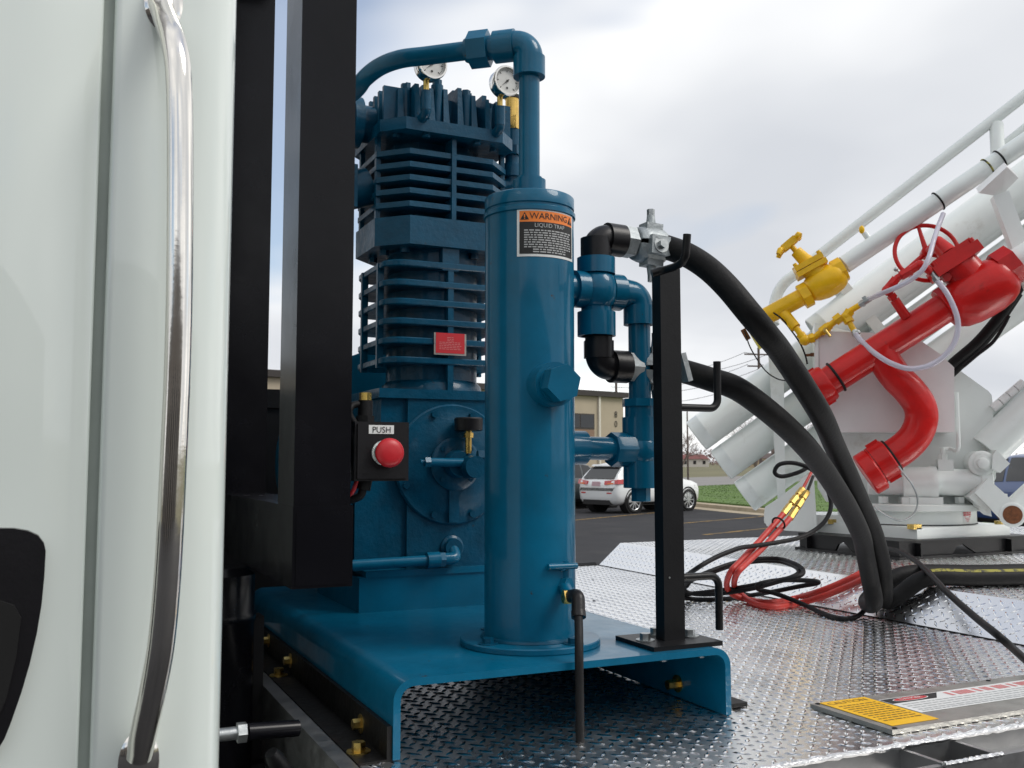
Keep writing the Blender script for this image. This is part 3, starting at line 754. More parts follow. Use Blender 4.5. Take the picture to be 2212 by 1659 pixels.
lugs(0, rl, NEAR, FAR_, (UC, 0, DZ), ((UT-UC)/rl, 0, (RZ-DZ)/rl), (0, 1, 0), ramp, 3)
MB().tube([(UC-.002, NEAR, DZ+.001), (UC-.002, FAR_, DZ+.001)], .0035, 8).obj('step_seam', grease, fb)
# hammered weld along the near edge
wb = MB(); rr = random.Random(5); n = 420
pts = [(-0.06 + (UC+3.2)*i/n, NEAR - .0005 + rr.uniform(-.0008, .0008), DZ - .003 + rr.uniform(-.0008, .0008)) for i in range(n+1)]
pts = [p for p in pts if p[0] < UC]
wb.tube(pts, [.0055*(1 + .22*math.sin(i*2.1) + rr.uniform(-.08, .08)) for i in range(len(pts))], 8)
wb.obj('edge_weld', weldm, fb)
MB().box((-0.09, NEAR+.002, 1.02), (UE, NEAR+.008, DZ-.006)).obj('side_sill', alu_dull, fb)
MB().box((-0.09, NEAR-.090, 1.02), (0.812, NEAR-.078, 1.138), .002).obj('rub_rail', alu_dull, fb)
MB().box((0.944, NEAR-.090, 1.02), (UE, NEAR-.078, 1.138), .002).obj('rub_rail', alu_dull, fb)
for xa, xb in ((-0.09, 0.812), (0.944, 1.9), (2.032, 2.9), (3.032, UE)):
    MB().box((xa, NEAR-.080, 1.098), (xb, NEAR+.004, 1.112)).obj('lower_ledge', alu_dull, fb)
MB().box((-0.09, NEAR-.080, 1.01), (UE, NEAR+.004, 1.022)).obj('lower_ledge', alu_dull, fb)
for u in (0.812, 1.9, 2.9):
    p = MB()
    p.box((u, NEAR-.094, 1.0), (u+.009, NEAR+.003, 1.141), .001); p.box((u+.123, NEAR-.094, 1.0), (u+.132, NEAR+.003, 1.141), .001)
    p.box((u+.009, NEAR-.094, 1.0), (u+.123, NEAR-.084, 1.141), .001)
    p.obj('stake_pocket', alu_dull, fb)
    MB().tube([(u-.002+.136*i/30, NEAR-.092 + .0012*math.sin(i*2.3), 1.141) for i in range(31)], [.004*(1+.2*math.sin(i*1.9)) for i in range(31)], 8).obj('pocket_weld', weldm, fb)
# front cross member and its shelf
MB().box((-0.100, -0.25, 0.98), (-0.072, 2.45, 1.153), .004).obj('front_channel', alu_dull, fb, 'dull worn steel channel along the front of the deck')
MB().box((-0.072, -0.25, 1.12), (-0.002, 2.45, 1.1455)).obj('front_shelf', grease, fb)
for y in (0.62, 1.45):
    MB().box((-0.6, y, 0.72), (UE, y+.09, 1.0), .005).obj('chassis_rail', blackm, fb)
MB().box((-0.09, -0.2, 0.98), (UE, 2.45, 1.012)).obj('subframe', blackm, fb)
for y in (-0.1, 1.85):
    for xx in (3.4,):
        MB().lathe((xx, y, 0.5), (0, 1, 0), [(0, .25), (0, .44), (.05, .5), (.45, .5), (.5, .44), (.5, .25), (.4, .2), (.4, 0)], 32).obj('rear_wheel', tyre_m, fb)
for x, y in ((1.1979, 1.4879, 1.1520)[:2], (1.4947, 2.0155, 1.1520)[:2]):
    MB().lathe((x, y, DZ-.001), (0, 0, 1), [(0, .007), (.002, .007), (.0035, .004), (.0035, 0)], 12).obj('deck_rivet', blackm, fb)
# far edge rubber
MB().tube([(0.3, FAR_+.03, 1.135), (1.8, FAR_+.03, 1.135)], .03, 10).obj('rubber_edge', rubber, fb)

# black things under the cab side: reservoir and hydraulic fittings
ar = thing('black_reservoir', 'black upright reservoir in the gap behind the cab', 'tank', (-0.205, 0.62, 0.9))
MB().lathe((-0.205, 0.62, 0.7), (0, 0, 1), [(0, .0), (0, .075), (.60, .075), (.604, .078), (.62, .078), (.624, .075), (.70, .075), (.715, .06), (.72, 0)], 36).obj('shell', blackp, ar)
tb = thing('tool_chest', 'black chest standing across the truck behind the headboard posts', 'chest', (-0.05, 1.95, 1.15))
MB().box((-0.42, 1.55, 1.1505), (0.33, 2.40, 1.80), .01).obj('body', blackm, tb)
MB().box((-0.43, 1.54, 1.802), (0.34, 2.41, 1.86), .012).obj('lid', blackm, tb)
MB().box((-0.27, 0.66, .72), (-0.10, 0.72, 1.30), .006).obj('bracket', blackm, ar)
MB().box((-0.24, 0.68, .70), (-0.2, 1.0, .78)).obj('mount', blackm, ar)
hv = thing('hydraulic_fitting', 'zinc hydraulic hose fittings beside the cab corner', 'hydraulic fitting', (-0.25, 0.1, 1.1))
p = Vector((-0.2636, 0.0800, 1.2125))
MB().hex(p+Vector((.012, .0, 0)), p+Vector((.026, .0, 0)), .016).cyl(p+Vector((-.06, 0, 0)), p+Vector((.014, 0, 0)), .010, n=20).obj('nut', zinc, hv)
MB().cyl(p+Vector((.028, 0, 0)), p+Vector((.11, .01, -.006)), .013, n=20).obj('valve_body', blackp, hv)
q = Vector((-0.1956, 0.0600, 1.1750))
MB().tube([q+Vector((.035, .02, -.055)), q+Vector((.0, 0, -.004)), q+Vector((-.008, -.004, .008))], [.014, .014, .010], 20).obj('hose_end', blackm, hv)

# sign plate lying on the deck
sg = thing('warning_sign_plate', 'grey metal sign plate with a yellow caution sticker lying on the tread plate', 'sign', (1.1, -0.09, DZ))
SZ = 1.1600
MB().box((0.838, -0.196, 1.1515), (1.80, 0.012, SZ), .002).obj('plate', steelgrey, sg)
def sheet_(x0, y0, x1, y1, z, m, nm, par=None): return MB().box((x0, y0, z-.0006), (x1, y1, z)).obj(nm, m, par or sg, smooth=0)
cs = sheet_(0.856, -0.178, 0.973, 0.006, SZ+.0012, caution, 'caution_sticker')
lettering('CAUTION', .022, brownink, cs, lambda x, y: (0.912+x, -0.012+y, SZ+.0016), sx=1.0)
def textlines(par, m, x0, x1, ys, h, z, seed, vert=None):
    rr = random.Random(seed); t = MB()
    for y in ys:
        x = x0
        while x < x1-h:
            w = min(rr.uniform(1.2, 4.5)*h, x1-x)
            t.face([(x, y-h/2, z), (x+w, y-h/2, z), (x+w, y+h/2, z), (x, y+h/2, z)]); x += w + h*.7
    return t.obj('small_print', m, par, smooth=0)
textlines(cs, brownink, .868, .962, [-.035-.0125*i for i in range(10)], .0042, SZ+.0016, 4)
ds = sheet_(0.978, -0.132, 1.70, -0.026, SZ+.0012, paper, 'danger_sticker')
MB().prism([(0.980, -.030, SZ+.0013), (0.980, -.062, SZ+.0013), (1.10, -.062, SZ+.0013), (1.135, -.030, SZ+.0013)], (0, 0, .0004)).obj('danger_panel', ink, ds, smooth=0)
ov = MB(); ov.bm.faces.new([ov.bm.verts.new((1.045+.047*math.cos(a), -.046+.0125*math.sin(a), SZ+.0021)) for a in [2*PI*i/32 for i in range(32)]]); ov.obj('white_oval', paper, ds, smooth=0)
ov = MB(); ov.bm.faces.new([ov.bm.verts.new((1.045+.044*math.cos(a), -.046+.0105*math.sin(a), SZ+.0025)) for a in [2*PI*i/32 for i in range(32)]]); ov.obj('red_oval', redink, ds, smooth=0)
lettering('DANGER', .014, paper, ds, lambda x, y: (1.045+x, -.046+y, SZ+.0029), sx=1.05)
for x in range(9):
    pass
rr = random.Random(9); t = MB(); x = 1.145
while x < 1.66:
    w = rr.choice((.008, .010, .011)); t.face([(x, -.062, SZ+.0016), (x+w, -.062, SZ+.0016), (x+w, -.036, SZ+.0016), (x, -.036, SZ+.0016)]); x += w + rr.choice((.0025, .003, .012))
t.obj('red_heading', pinkink, ds, smooth=0)
textlines(ds, greyink, .992, 1.68, [-.075, -.088, -.101, -.114, -.124], .0052, SZ+.0016, 6)
for x, y in ((.85, -.19), (.85, .004), (1.33, .004), (1.33, -.19)):
    MB().lathe((x, y, SZ-.001), (0, 0, 1), [(0, .005), (.002, .005), (.003, .003), (.003, 0)], 10).obj('rivet', blackm, sg)

# ---------------------------------------------------------------- blue skid
sk = thing('compressor_skid', 'blue bent steel skid plate carrying the compressor on the deck', 'skid base', (0.33, 0.6, DZ))
def channel_profile(x0, x1, zt, zb, th, r, n=8):
    out = [(x0, zb)]
    for i in range(n+1):
        a = PI - PI/2*i/n; out.append((x0+r+r*math.cos(a), zt-r+r*math.sin(a)))
    for i in range(n+1):
        a = PI/2 - PI/2*i/n; out.append((x1-r+r*math.cos(a), zt-r+r*math.sin(a)))
    out.append((x1, zb)); out.append((x1-th, zb)); ri = r-th
    for i in range(n+1):
        a = PI/2*i/n; out.append((x1-r+ri*math.cos(a), zt-r+ri*math.sin(a)))
    for i in range(n+1):
        a = PI/2 + PI/2*i/n; out.append((x0+r+ri*math.cos(a), zt-r+ri*math.sin(a)))
    out.append((x0+th, zb)); return out
SF = 0.034
MB().prism([(x, SF, z) for x, z in channel_profile(-0.012, 0.664, 1.280, 1.1525, 0.0125, 0.036)], (0, 1.28, 0), 0.0012, 1).obj('bent_plate', blue, sk, smooth=30)
MB().prism([(-0.0125, SF+.004, 1.206), (-0.021, SF+.004, 1.206), (-0.021, SF+.004, 1.154), (-0.070, SF+.004, 1.154), (-0.070, SF+.004, 1.1465), (-0.0125, SF+.004, 1.1465)], (0, 1.22, 0), .001, 1).obj('mounting_angle', grease, sk)
MB().prism([(0.6645, 0.075, 1.215), (0.6725, 0.075, 1.215), (0.6725, 0.075, 1.160), (0.735, 0.075, 1.160), (0.735, 0.075, 1.152), (0.6645, 0.075, 1.152)], (0, 0.30, 0), .001, 1).obj('mounting_angle', grease, sk)
bolt_mesh = {}
def bolt(pos, axis, r, h, m, parent, washer=True, name='bolt'):
    """hex head with washer, head pointing along axis"""
    key = (round(r, 5), round(h, 5), washer, m.name)
    if key not in bolt_mesh:
        b = MB()
        if washer: b.cyl((0, 0, -.001), (0, 0, r*.22), r*1.75, n=20)
        b.hex((0, 0, r*.15), (0, 0, h), r, bev=r*.08)
        bmesh.ops.recalc_face_normals(b.bm, faces=b.bm.faces[:])
        me = bpy.data.meshes.new(name); b.bm.to_mesh(me); b.bm.free(); me.materials.append(m)
        me.polygons.foreach_set('use_smooth', [True]*len(me.polygons)); me.set_sharp_from_angle(angle=math.radians(30))
        bolt_mesh[key] = me
    o = bpy.data.objects.new(name, bolt_mesh[key]); COL.objects.link(o)
    o.rotation_euler = Vector(axis).to_track_quat('Z', 'Y').to_euler(); o.location = pos
    adopt(o, parent); return o
for y, z in ((0.186, 1.176), (0.753, 1.182), (1.005, 1.186)):
    bolt((-0.0205, y, z), (-1, 0, 0), .0095, .016, gold, sk)
for y in (0.100, 0.740, 1.038):
    bolt((-0.050, y, 1.1535), (0, 0, 1), .0115, .017, gold, sk)
bolt((0.6515, 0.193, 1.180), (-1, 0, 0), .010, .026, gold, sk)
bolt((0.0005, 0.186, 1.176), (1, 0, 0), .006, .009, gold, sk, False)

# ---------------------------------------------------------------- compressor
cp = thing('gas_compressor', 'blue vertical gas compressor with finned cylinder and two pressure gauges', 'compressor', (0.372, 0.91, 1.28))
CX, CY = 0.372, 0.908
MB().box((0.135, 0.742, 1.2795), (0.615, 1.14, 1.362), .010, 3).obj('riser_base', blue, cp)
MB().box((0.150, 0.738, 1.3615), (0.60, 1.13, 1.376), .004, 2).obj('mounting_foot', blue, cp)
case_p = [(.128, 1.374), (.128, 1.548), (.150, 1.60), (.190, 1.655), (.193, 1.792), (.551, 1.792), (.554, 1.655), (.594, 1.60), (.616, 1.548), (.616, 1.374)]
cc = MB().prism([(x, 0.768, z) for x, z in case_p], (0, 0.335, 0), .008, 2).obj('crankcase', blue_cast, cp)
MB().prism([(x, 0.757, z) for x, z in ((.257, 1.374), (.257, 1.792), (.487, 1.792), (.487, 1.374))], (0, 0.02, 0), .004, 2).obj('front_panel', blue_cast, cc)
MB().prism([(x, 0.762, z) for x, z in ((.128, 1.376), (.128, 1.55), (.150, 1.585), (.186, 1.585), (.186, 1.376))], (0, 0.02, 0), .004, 2).obj('side_web', blue_cast, cc)
MB().box((.182, .752, 1.790), (.562, 1.075, 1.813), .005, 2).obj('top_flange', blue_cast, cc)
cover = MB().lathe((CX+.001, 0.758, 1.628), (0, -1, 0), [(0, .150), (.006, .150), (.010, .146), (.010, .120), (.014, .112), (.014, 0)], 56).obj('bearing_cover', blue_cast, cp)
for k in range(8):
    a = PI/8 + k*PI/4
    bolt((CX+.001+.133*math.cos(a), 0.7485, 1.628+.133*math.sin(a)), (0, -1, 0), .0085, .008, blue_cast, cover, False)
MB().lathe((CX+.004, 0.745, 1.629), (0, -1, 0), [(0, .066), (.010, .066), (.014, .060), (.016, .036), (.034, .034), (.040, .030), (.040, 0)], 40).obj('oil_pump_cover', blue_cast, cover)
MB().box((CX-.012, .738, 1.485), (CX+.014, .748, 1.57), .004).obj('cover_rib', blue_cast, cover)
for k in range(4):
    a = PI/4 + k*PI/2
    bolt((CX+.004+.053*math.cos(a), 0.732, 1.629+.053*math.sin(a)), (0, -1, 0), .006, .006, blue_cast, cover, False)
MB().cyl((.402, .712, 1.622), (.402, .668, 1.622), .030, .027, 28, .003).cyl((.436, .700, 1.645), (.470, .690, 1.646), .017, n=20).hex((.42, .703, 1.645), (.440, .699, 1.645), .020).obj('relief_body', blue_cast, cover)
MB().cyl((.290, .705, 1.634), (.392, .700, 1.632), .0105, n=18).hex((.282, .705, 1.634), (.296, .705, 1.634), .013).cyl((.272, .705, 1.634), (.284, .705, 1.634), .006, n=12).obj('side_stem', blue, cover)
MB().cyl((.398, .708, 1.655), (.398, .708, 1.712), .008, n=16).hex((.398, .708, 1.694), (.398, .708, 1.706), .012).obj('filler_stem', brass, cp)
MB().lathe((.398, .708, 1.710), (0, 0, 1), [(0, .030), (.002, .0345), (.030, .0355), (.033, .033), (.033, 0)], 32).obj('breather_cap', plastic, cp, 'black round breather cap')
# oil drain line
MB().lathe((.374, .760, 1.423), (0, -1, 0), [(0, .030), (.008, .030), (.012, .024), (.022, .022), (.022, 0)], 24).obj('drain_boss', blue_cast, cp)
MB().cyl((-.03, .728, 1.391), (.345, .728, 1.398), .0125, n=20).obj('drain_pipe', blue, cp)
MB().cyl((.298, .728, 1.397), (.330, .728, 1.398), .019, n=24, bev=.002).hex((.330, .728, 1.398), (.343, .728, 1.398), .019).obj('drain_coupling', blue, cp)
MB().tube(path([(.342, .728, 1.398), (.374, .728, 1.399), (.374, .75, 1.42), (.374, .765, 1.423)], [.012, .010]), .015, 16).obj('drain_elbow', blue, cp)
# crosshead guide with ribs
gd = MB().lathe((CX, CY-.004, 1.812), (0, 0, 1), [(0, .134), (.02, .130), (.03, .120), (.36, .120), (.37, .128)], 48).obj('crosshead_guide', blue_cast, cp)
def rrect(hw, y0, y1, r, n=7):
    out = []
    for cx, cy, a0 in ((CX-hw+r, y0+r, PI), (CX+hw-r, y0+r, 1.5*PI), (CX+hw-r, y1-r, 0), (CX-hw+r, y1-r, .5*PI)):
        for i in range(n+1):
            a = a0 + PI/2*i/n; out.append((cx+r*math.cos(a), cy+r*math.sin(a)))
    return out
def plate(poly, z0, z1, bev, nm, m, par): return MB().prism([(x, y, z0) for x, y in poly], (0, 0, z1-z0), bev, 2).obj(nm, m, par)
def ringplate(outer, hole_c, hole_r, z0, z1):
    """flat plate with a round hole: outer and inner loops have equal counts"""
    n = len(outer); m = MB(); inn = []
    for x, y in outer:
        a = math.atan2(y-hole_c[1], x-hole_c[0]); inn.append((hole_c[0]+hole_r*math.cos(a), hole_c[1]+hole_r*math.sin(a)))
    b = .0022
    cx, cy = hole_c
    sh = lambda p, k: (cx+(p[0]-cx)*(1-k), cy+(p[1]-cy)*(1-k))
    rg = [[(*p, z0) for p in inn], [(*sh(p, .012), z0) for p in outer], [(*p, z0+b) for p in outer], [(*p, z1-b) for p in outer], [(*sh(p, .012), z1) for p in outer], [(*p, z1) for p in inn]]
    m.rings(rg, closed=True); return m
for z in (2.129, 2.080, 2.032, 1.983, 1.935, 1.886):
    ringplate(rrect(.170, .760, 1.058, .055), (CX, CY-.004), .116, z-.0078, z+.0078).obj('rib', blue_cast, gd)
for x, y in ((.2045, .838), (.2045, .975), (.5395, .838), (.5395, .975)):
    MB().box((x-.005, y-.006, 1.87), (x+.012 if x < CX else x+.005, y+.006, 2.136), .002).obj('corner_rib', blue_cast, gd)
MB().box((CX-.008, .763, 1.812), (CX+.007, .80, 2.20), .003).obj('front_rib', blue_cast, gd)
MB().box((CX-.024, .762, 2.118), (CX+.021, .83, 2.20), .004).obj('front_web', blue_cast, gd)
def octa(hw, y0, y1, c): return [(CX-hw+c, y0), (CX+hw-c, y0), (CX+hw, y0+c), (CX+hw, y1-c), (CX+hw-c, y1), (CX-hw+c, y1), (CX-hw, y1-c), (CX-hw, y0+c)]
MB().prism([(x, y, 2.176) for x, y in octa(.185, .752, 1.062, .070)], (0, 0, .072), .006, 2).obj('middle_flange', blue_cast, cp)
for x, y in ((.26, .80), (.225, .86), (.45, .80), (.225, .96), (.52, .86)):
    bolt((x, y, 2.178), (0, 0, -1), .012, .016, blue_cast, cp, False)
pl = MB().box((0.3240, 0.7555, 1.9017), ((0.4107, 0.7555, 1.9058)[0], .7585, (0.3236, 0.7555, 1.9572)[2]), .001).obj('name_plate', steelgrey, cp)
a, b = (0.3285, 0.7545, 1.9061), (0.4057, 0.7545, 1.9571)
MB().box((a[0], .7545, a[2]), (b[0], .7556, b[2])).obj('red_panel', redink, pl, smooth=0)
t = MB(); rr = random.Random(2)
for i in range(11):
    z = b[2]-.012-.0042*i; x = a[0]+(.030 if i < 3 else .009)
    xe = b[0]-(.030 if i < 3 else .009)
    if z < a[2]+.006: break
    while x < xe-.004:
        w = rr.uniform(.004, .010); w = min(w, xe-x); t.face([(x, .7541, z), (x+w, .7541, z), (x+w, .7541, z+.0016), (x, .7541, z+.0016)]); x += w+.0016
t.obj('small_print', pinkink, pl, smooth=0)
for x in (a[0]-.003, b[0]+.003): bolt((x, .756, (a[2]+b[2])/2), (0, -1, 0), .002, .002, zinc, pl, False)
# finned cylinder
cy = MB().prism([(x, y, 2.246) for x, y in octa(.118, .822, 1.0, .05)], (0, 0, .225), .004, 1).obj('cylinder', blue_cast, cp)
for z in (2.281, 2.3147, 2.3483, 2.382, 2.4157):
    m = MB(); o, i_ = octa(.181, .760, 1.058, .067), octa(.170, .771, 1.047, .062)
    m.rings([[(x, y, z-.0095) for x, y in i_], [(x, y, z-.0075) for x, y in o], [(x, y, z+.006) for x, y in o], [(x, y, z+.008) for x, y in i_]])
    m.obj('fin', blue_cast, cy, smooth=25)
MB().box((CX-.002, .756, 2.246), (CX+.010, .81, 2.468), .002).obj('front_rib', blue_cast, cy)
for x, y in ((CX-.174, .838), (CX-.174, .978), (CX+.174, .838)):
    MB().box((x-.006, y-.007, 2.246), (x+.006, y+.007, 2.462), .002).obj('corner_rib', blue_cast, cy)
# head
hp_ = octa(.184, .738, 1.070, .052)
hd_ = MB().prism([(x, y, 2.462) for x, y in hp_], (0, 0, .031), .006, 2).obj('head', blue_cast, cp)
MB().prism([(x, y, 2.494) for x, y in octa(.128, .800, 1.01, .05)], (0, 0, .082), .006, 2).obj('head_core', blue_cast, hd_)
for i in range(8):                                     # front and rear fins
    x = CX-.136+.0388*i
    h = 2.590-.014*abs(i-3.5)/3.5 + (.010 if i % 3 == 1 else 0)
    for y0, y1 in ((.750 if 0 < i < 7 else .768, .815), (1.0, 1.060)):
        MB().hexa([(x-.0085, y0, 2.490), (x+.0085, y0, 2.490), (x+.0085, y1, 2.490), (x-.0085, y1, 2.490), (x-.0055, y0+.010, h), (x+.0055, y0+.010, h), (x+.0055, y1, h), (x-.0055, y1, h)], .004, 2).obj('fin', blue_cast, hd_)
for i in range(7):                                     # side fins
    y = .792+.040*i
    for xa, xb in ((CX-.176, CX-.12), (CX+.12, CX+.176)):
        MB().box((xa, y-.0065, 2.490), (xb, y+.0065, 2.582), .004, 2).obj('fin', blue_cast, hd_)
for i in range(6):                                     # top fins
    x = CX-.106+.0425*i
    MB().box((x-.006, .80, 2.570), (x+.006, 1.03, 2.606), .003, 2).obj('fin', blue_cast, hd_)
for x, y, h in ((.258, .80, 2.60), (.335, .775, 2.615), (.415, .775, 2.60), (.49, .80, 2.585), (.245, .875, 2.605), (.30, .92, 2.63), (.37, .95, 2.63), (.45, .93, 2.625), (.50, .88, 2.59), (.245, .97, 2.60), (.50, .97, 2.59), (.33, 1.03, 2.60), (.42, 1.03, 2.60)):
    MB().cyl((x, y, 2.49), (x, y, h-.016), .016, n=18, bev=.002).obj('bolt_boss', blue_cast, hd_)
    bolt((x, y, h-.017), (0, 0, 1), .0125, .016, blue_cast, hd_, False)
for x, y in ((.30, .757), (.44, .757), (.23, .79), (.50, .79)):
    bolt((x, y, 2.4625), (0, 0, -1), .010, .010, blue_cast, hd_, False)
# left inlet flange and elbow of the head
MB().cyl((.20, .90, 2.515), (.070, .90, 2.515), .048, n=32, bev=.004).cyl((.165, .90, 2.515), (.140, .90, 2.515), .066, n=32, bev=.004).cyl((.128, .90, 2.515), (.108, .90, 2.515), .060, n=32, bev=.004).obj('inlet_flange', blue_cast, cp)
for k in range(4):
    an = PI/4 + k*PI/2
    bolt((.111, .90+.053*math.cos(an), 2.515+.053*math.sin(an)), (-1, 0, 0), .009, .012, blue_cast, cp, False)
MB().cyl((.19, .90, 2.35), (.13, .90, 2.33), .05, n=28, bev=.004).box((.105, .85, 2.28), (.15, .95, 2.39), .006).obj('valve_cover', blue_cast, cp)
# flywheel guard and motor behind
gu = MB().lathe((CX, 1.16, 1.632), (0, 1, 0), [(0, .0), (0, .322), (.008, .334), (.10, .334), (.108, .322), (.108, 0)], 72).obj('flywheel_guard', blue, cp)
MB().cyl((CX, 1.09, 1.63), (CX, 1.17, 1.63), .06, n=24).obj('crank_boss', blue_cast, cp)
MB().box((.20, 1.17, 1.279), (.54, 1.255, 1.36), .006).obj('guard_stand', blue, gu)
# gauges
def gauge(c, r, ang, label):
    R_ = bpy.data.objects.new('pressure_gauge', None); COL.objects.link(R_); R_.location = Vector(c); adopt(R_, cp); R_['label'] = label
    c = Vector(c); ax = Vector((.06, -1, 0)).normalized()
    MB().lathe(c - ax*.026, ax, [(0, 0), (0, r*.86), (.003, r*.93), (.032, r*.95), (.032, r*1.0), (.037, r), (.040, r*.96), (.040, r*.86), (.034, r*.84), (.028, r*.84)], 44).obj('case', chrome, R_, smooth=50)
    f = c + ax*.006; x = Vector((0, 0, 1)).cross(ax).normalized(); z = ax.cross(x)
    P = lambda u, v, h=0.0: f + x*u + z*v + ax*h
    d = MB(); d.bm.faces.new([d.bm.verts.new(P(r*.85*math.cos(2*PI*i/40), r*.85*math.sin(2*PI*i/40))) for i in range(40)]); d.obj('dial', dial, R_, smooth=0)
    tk = MB()
    for i in range(31):
        an = math.radians(225-270*i/30); r0 = r*(.60 if i % 5 == 0 else .70)
        cs_, sn = math.cos(an), math.sin(an); w = .0006 if i % 5 else .0011
        tk.face([P(cs_*r0-sn*w, sn*r0+cs_*w, .0006), P(cs_*r0+sn*w, sn*r0-cs_*w, .0006), P(cs_*r*.76+sn*w, sn*r*.76-cs_*w, .0006), P(cs_*r*.76-sn*w, sn*r*.76+cs_*w, .0006)])
    tk.obj('scale', ink, R_, smooth=0)
    an = math.radians(ang); cs_, sn = math.cos(an), math.sin(an); nd = MB(); w = .0016
    nd.face([P(-cs_*r*.18-sn*w, -sn*r*.18+cs_*w, .0025), P(-cs_*r*.18+sn*w, -sn*r*.18-cs_*w, .0025), P(cs_*r*.62, sn*r*.62, .0025)])
    nd.bm.faces.new([nd.bm.verts.new(P(r*.09*math.cos(2*PI*i/16), r*.09*math.sin(2*PI*i/16), .003)) for i in range(16)])
    nd.bm.faces.new([nd.bm.verts.new(P(r*.075*math.cos(2*PI*i/16), -r*.45+r*.075*math.sin(2*PI*i/16), .0012)) for i in range(16)])
    nd.obj('needle', ink, R_, smooth=0)
    return R_
g1, g2 = Vector((0.2917, 0.7050, 2.6203)), Vector((0.4974, 0.7050, 2.6118))
gauge(g1, .0400, 222, 'pressure gauge half hidden by the blue pipe')
gauge(g2, .0400, 222, 'pressure gauge beside the vertical blue pipe')
for gc, dx in ((g1, -.006), (g2, -.009)):
    q = Vector((gc.x+dx, .722, gc.z-.036))
    MB().cyl(q, q+Vector((0, 0, -.030)), .0075, n=14).obj('gauge_stem', gold, cp)
    MB().cyl(q+Vector((0, 0, -.026)), q+Vector((0, 0, -.075)), .0135, n=20, bev=.002).tube(path([q+Vector((0, 0, -.05)), q+Vector((0, 0, -.085)), q+Vector((-.01, .055, -.10))], .014), .0125, 14).obj('gauge_fitting', blue_cast, cp)
# brass relief valve at the right of the head
q = Vector((0.5881, 0.8600, 2.5482))
MB().hex(q+Vector((0, 0, -.002)), q+Vector((0, 0, .034)), .026).cyl(q+Vector((0, 0, .032)), q+Vector((0, 0, .088)), .019, n=24).obj('brass_relief_valve', brass, cp)
MB().cyl(q+Vector((0, 0, .086)), q+Vector((0, 0, .096)), .021, n=24).obj('valve_cap', blackm, cp)
MB().cyl(q+Vector((0, 0, -.05)), q+Vector((0, 0, .0)), .022, n=24).hex(q+Vector((0, 0, -.075)), q+Vector((0, 0, -.05)), .030).tube(path([q+Vector((0, 0, -.07)), q+Vector((0, 0, -.16)), q+Vector((-.10, .02, -.17))], .02), .020, 18).cyl(q+Vector((0, 0, -.135)), q+Vector((0, 0, -.10)), .028, n=20, bev=.003).obj('outlet_fitting', blue_cast, cp)

# ---------------------------------------------------------------- liquid trap
TX, TY, TR = 0.335, 0.237, 0.0900
tp = thing('liquid_trap', 'tall blue cylindrical liquid trap vessel with an orange warning label', 'pressure vessel', (TX, TY, 1.28))
zt = (0.2962, 0.1550, 2.1668)[2]
ves = MB().lathe((TX, TY, 1.285), (0, 0, 1), [(0, TR), (zt-1.285-.044, TR), (zt-1.285-.042, TR+.0035), (zt-1.285-.034, TR+.0035), (zt-1.285-.031, TR-.0015), (zt-1.285-.027, TR-.0015), (zt-1.285-.025, TR+.001), (zt-1.285-.0025, TR+.001), (zt-1.285, TR-.0015), (zt-1.285+.001, 0)], 72).obj('vessel', blue, tp, smooth=50)
MB().lathe((TX, TY, 1.2795), (0, 0, 1), [(0, 0), (0, .136), (.002, .138), (.0105, .138), (.0125, .136), (.0125, 0)], 72).obj('base_flange', blue, tp)
MB().torus((TX, TY, 1.293), (0, 0, 1), TR+.002, .006, 60, 8).obj('weld_fillet', blue_cast, tp)
for k in range(4):
    a = math.radians(20 + 90*k)
    bolt((TX+.114*math.cos(a), TY+.114*math.sin(a), 1.2915), (0, 0, 1), .011, .012, blue_cast, tp)
MB().cyl((TX, TY, zt-.002), (TX, TY, zt+.040), .0335, n=32, bev=.003).cyl((TX, TY, zt+.038), (TX, TY, zt+.046), .026, n=32).obj('top_coupling', blue, tp)
ze = (0.3379, 0.2370, 2.4965)[2]
# label wrapped round the vessel
tc_ = (Vector((-0.523, -1.511, 0)) - Vector((TX, TY, 0))).normalized(); rt_ = Vector((-tc_.y, tc_.x, 0))
if rt_.x < 0: rt_ = -rt_
def wrap(a, z, off): 
    d = tc_*math.cos(a) + rt_*math.sin(a)
    return Vector((TX, TY, z)) + d*(TR+off)
A0, A1 = math.radians(-15.5), math.radians(70)
ZT_, ZB_ = (0.2651, 0.1390, 2.1258)[2], (0.2683, 0.1459, 2.0311)[2]
def wrapped(a0, a1, z0, z1, off, m, nm, par):
    n = 24; b = MB(); rg = []
    vs = [[b.bm.verts.new(wrap(a0+(a1-a0)*i/n, z, off)) for z in (z0, z1)] for i in range(n+1)]
    for i in range(n): b.bm.faces.new((vs[i][0], vs[i+1][0], vs[i+1][1], vs[i][1]))
    return b.obj(nm, m, par)
W_ = (A1-A0)*TR; H_ = ZT_-ZB_
lbl = wrapped(A0, A1, ZB_, ZT_, .0008, paper, 'warning_label', tp); lbl['label'] = 'white bordered label with orange WARNING band'
ma = .005/TR
wrapped(A0+ma, A1-ma, ZT_-.005-.0215, ZT_-.005, .0012, orange, 'orange_band', lbl)
wrapped(A0+ma, A1-ma, ZB_+.005, ZT_-.0265, .0012, ink, 'black_panel', lbl)
am = (A0+A1)/2
def wl_(z0, off=.0018): return lambda x, y: wrap(am + x/TR, z0 + y, off)
lettering('WARNING', .0175, ink, lbl, wl_(ZT_-.0155), sx=1.0)
lettering('LIQUID TRAP', .0112, greyink, lbl, wl_(ZT_-.0335), sx=1.0)
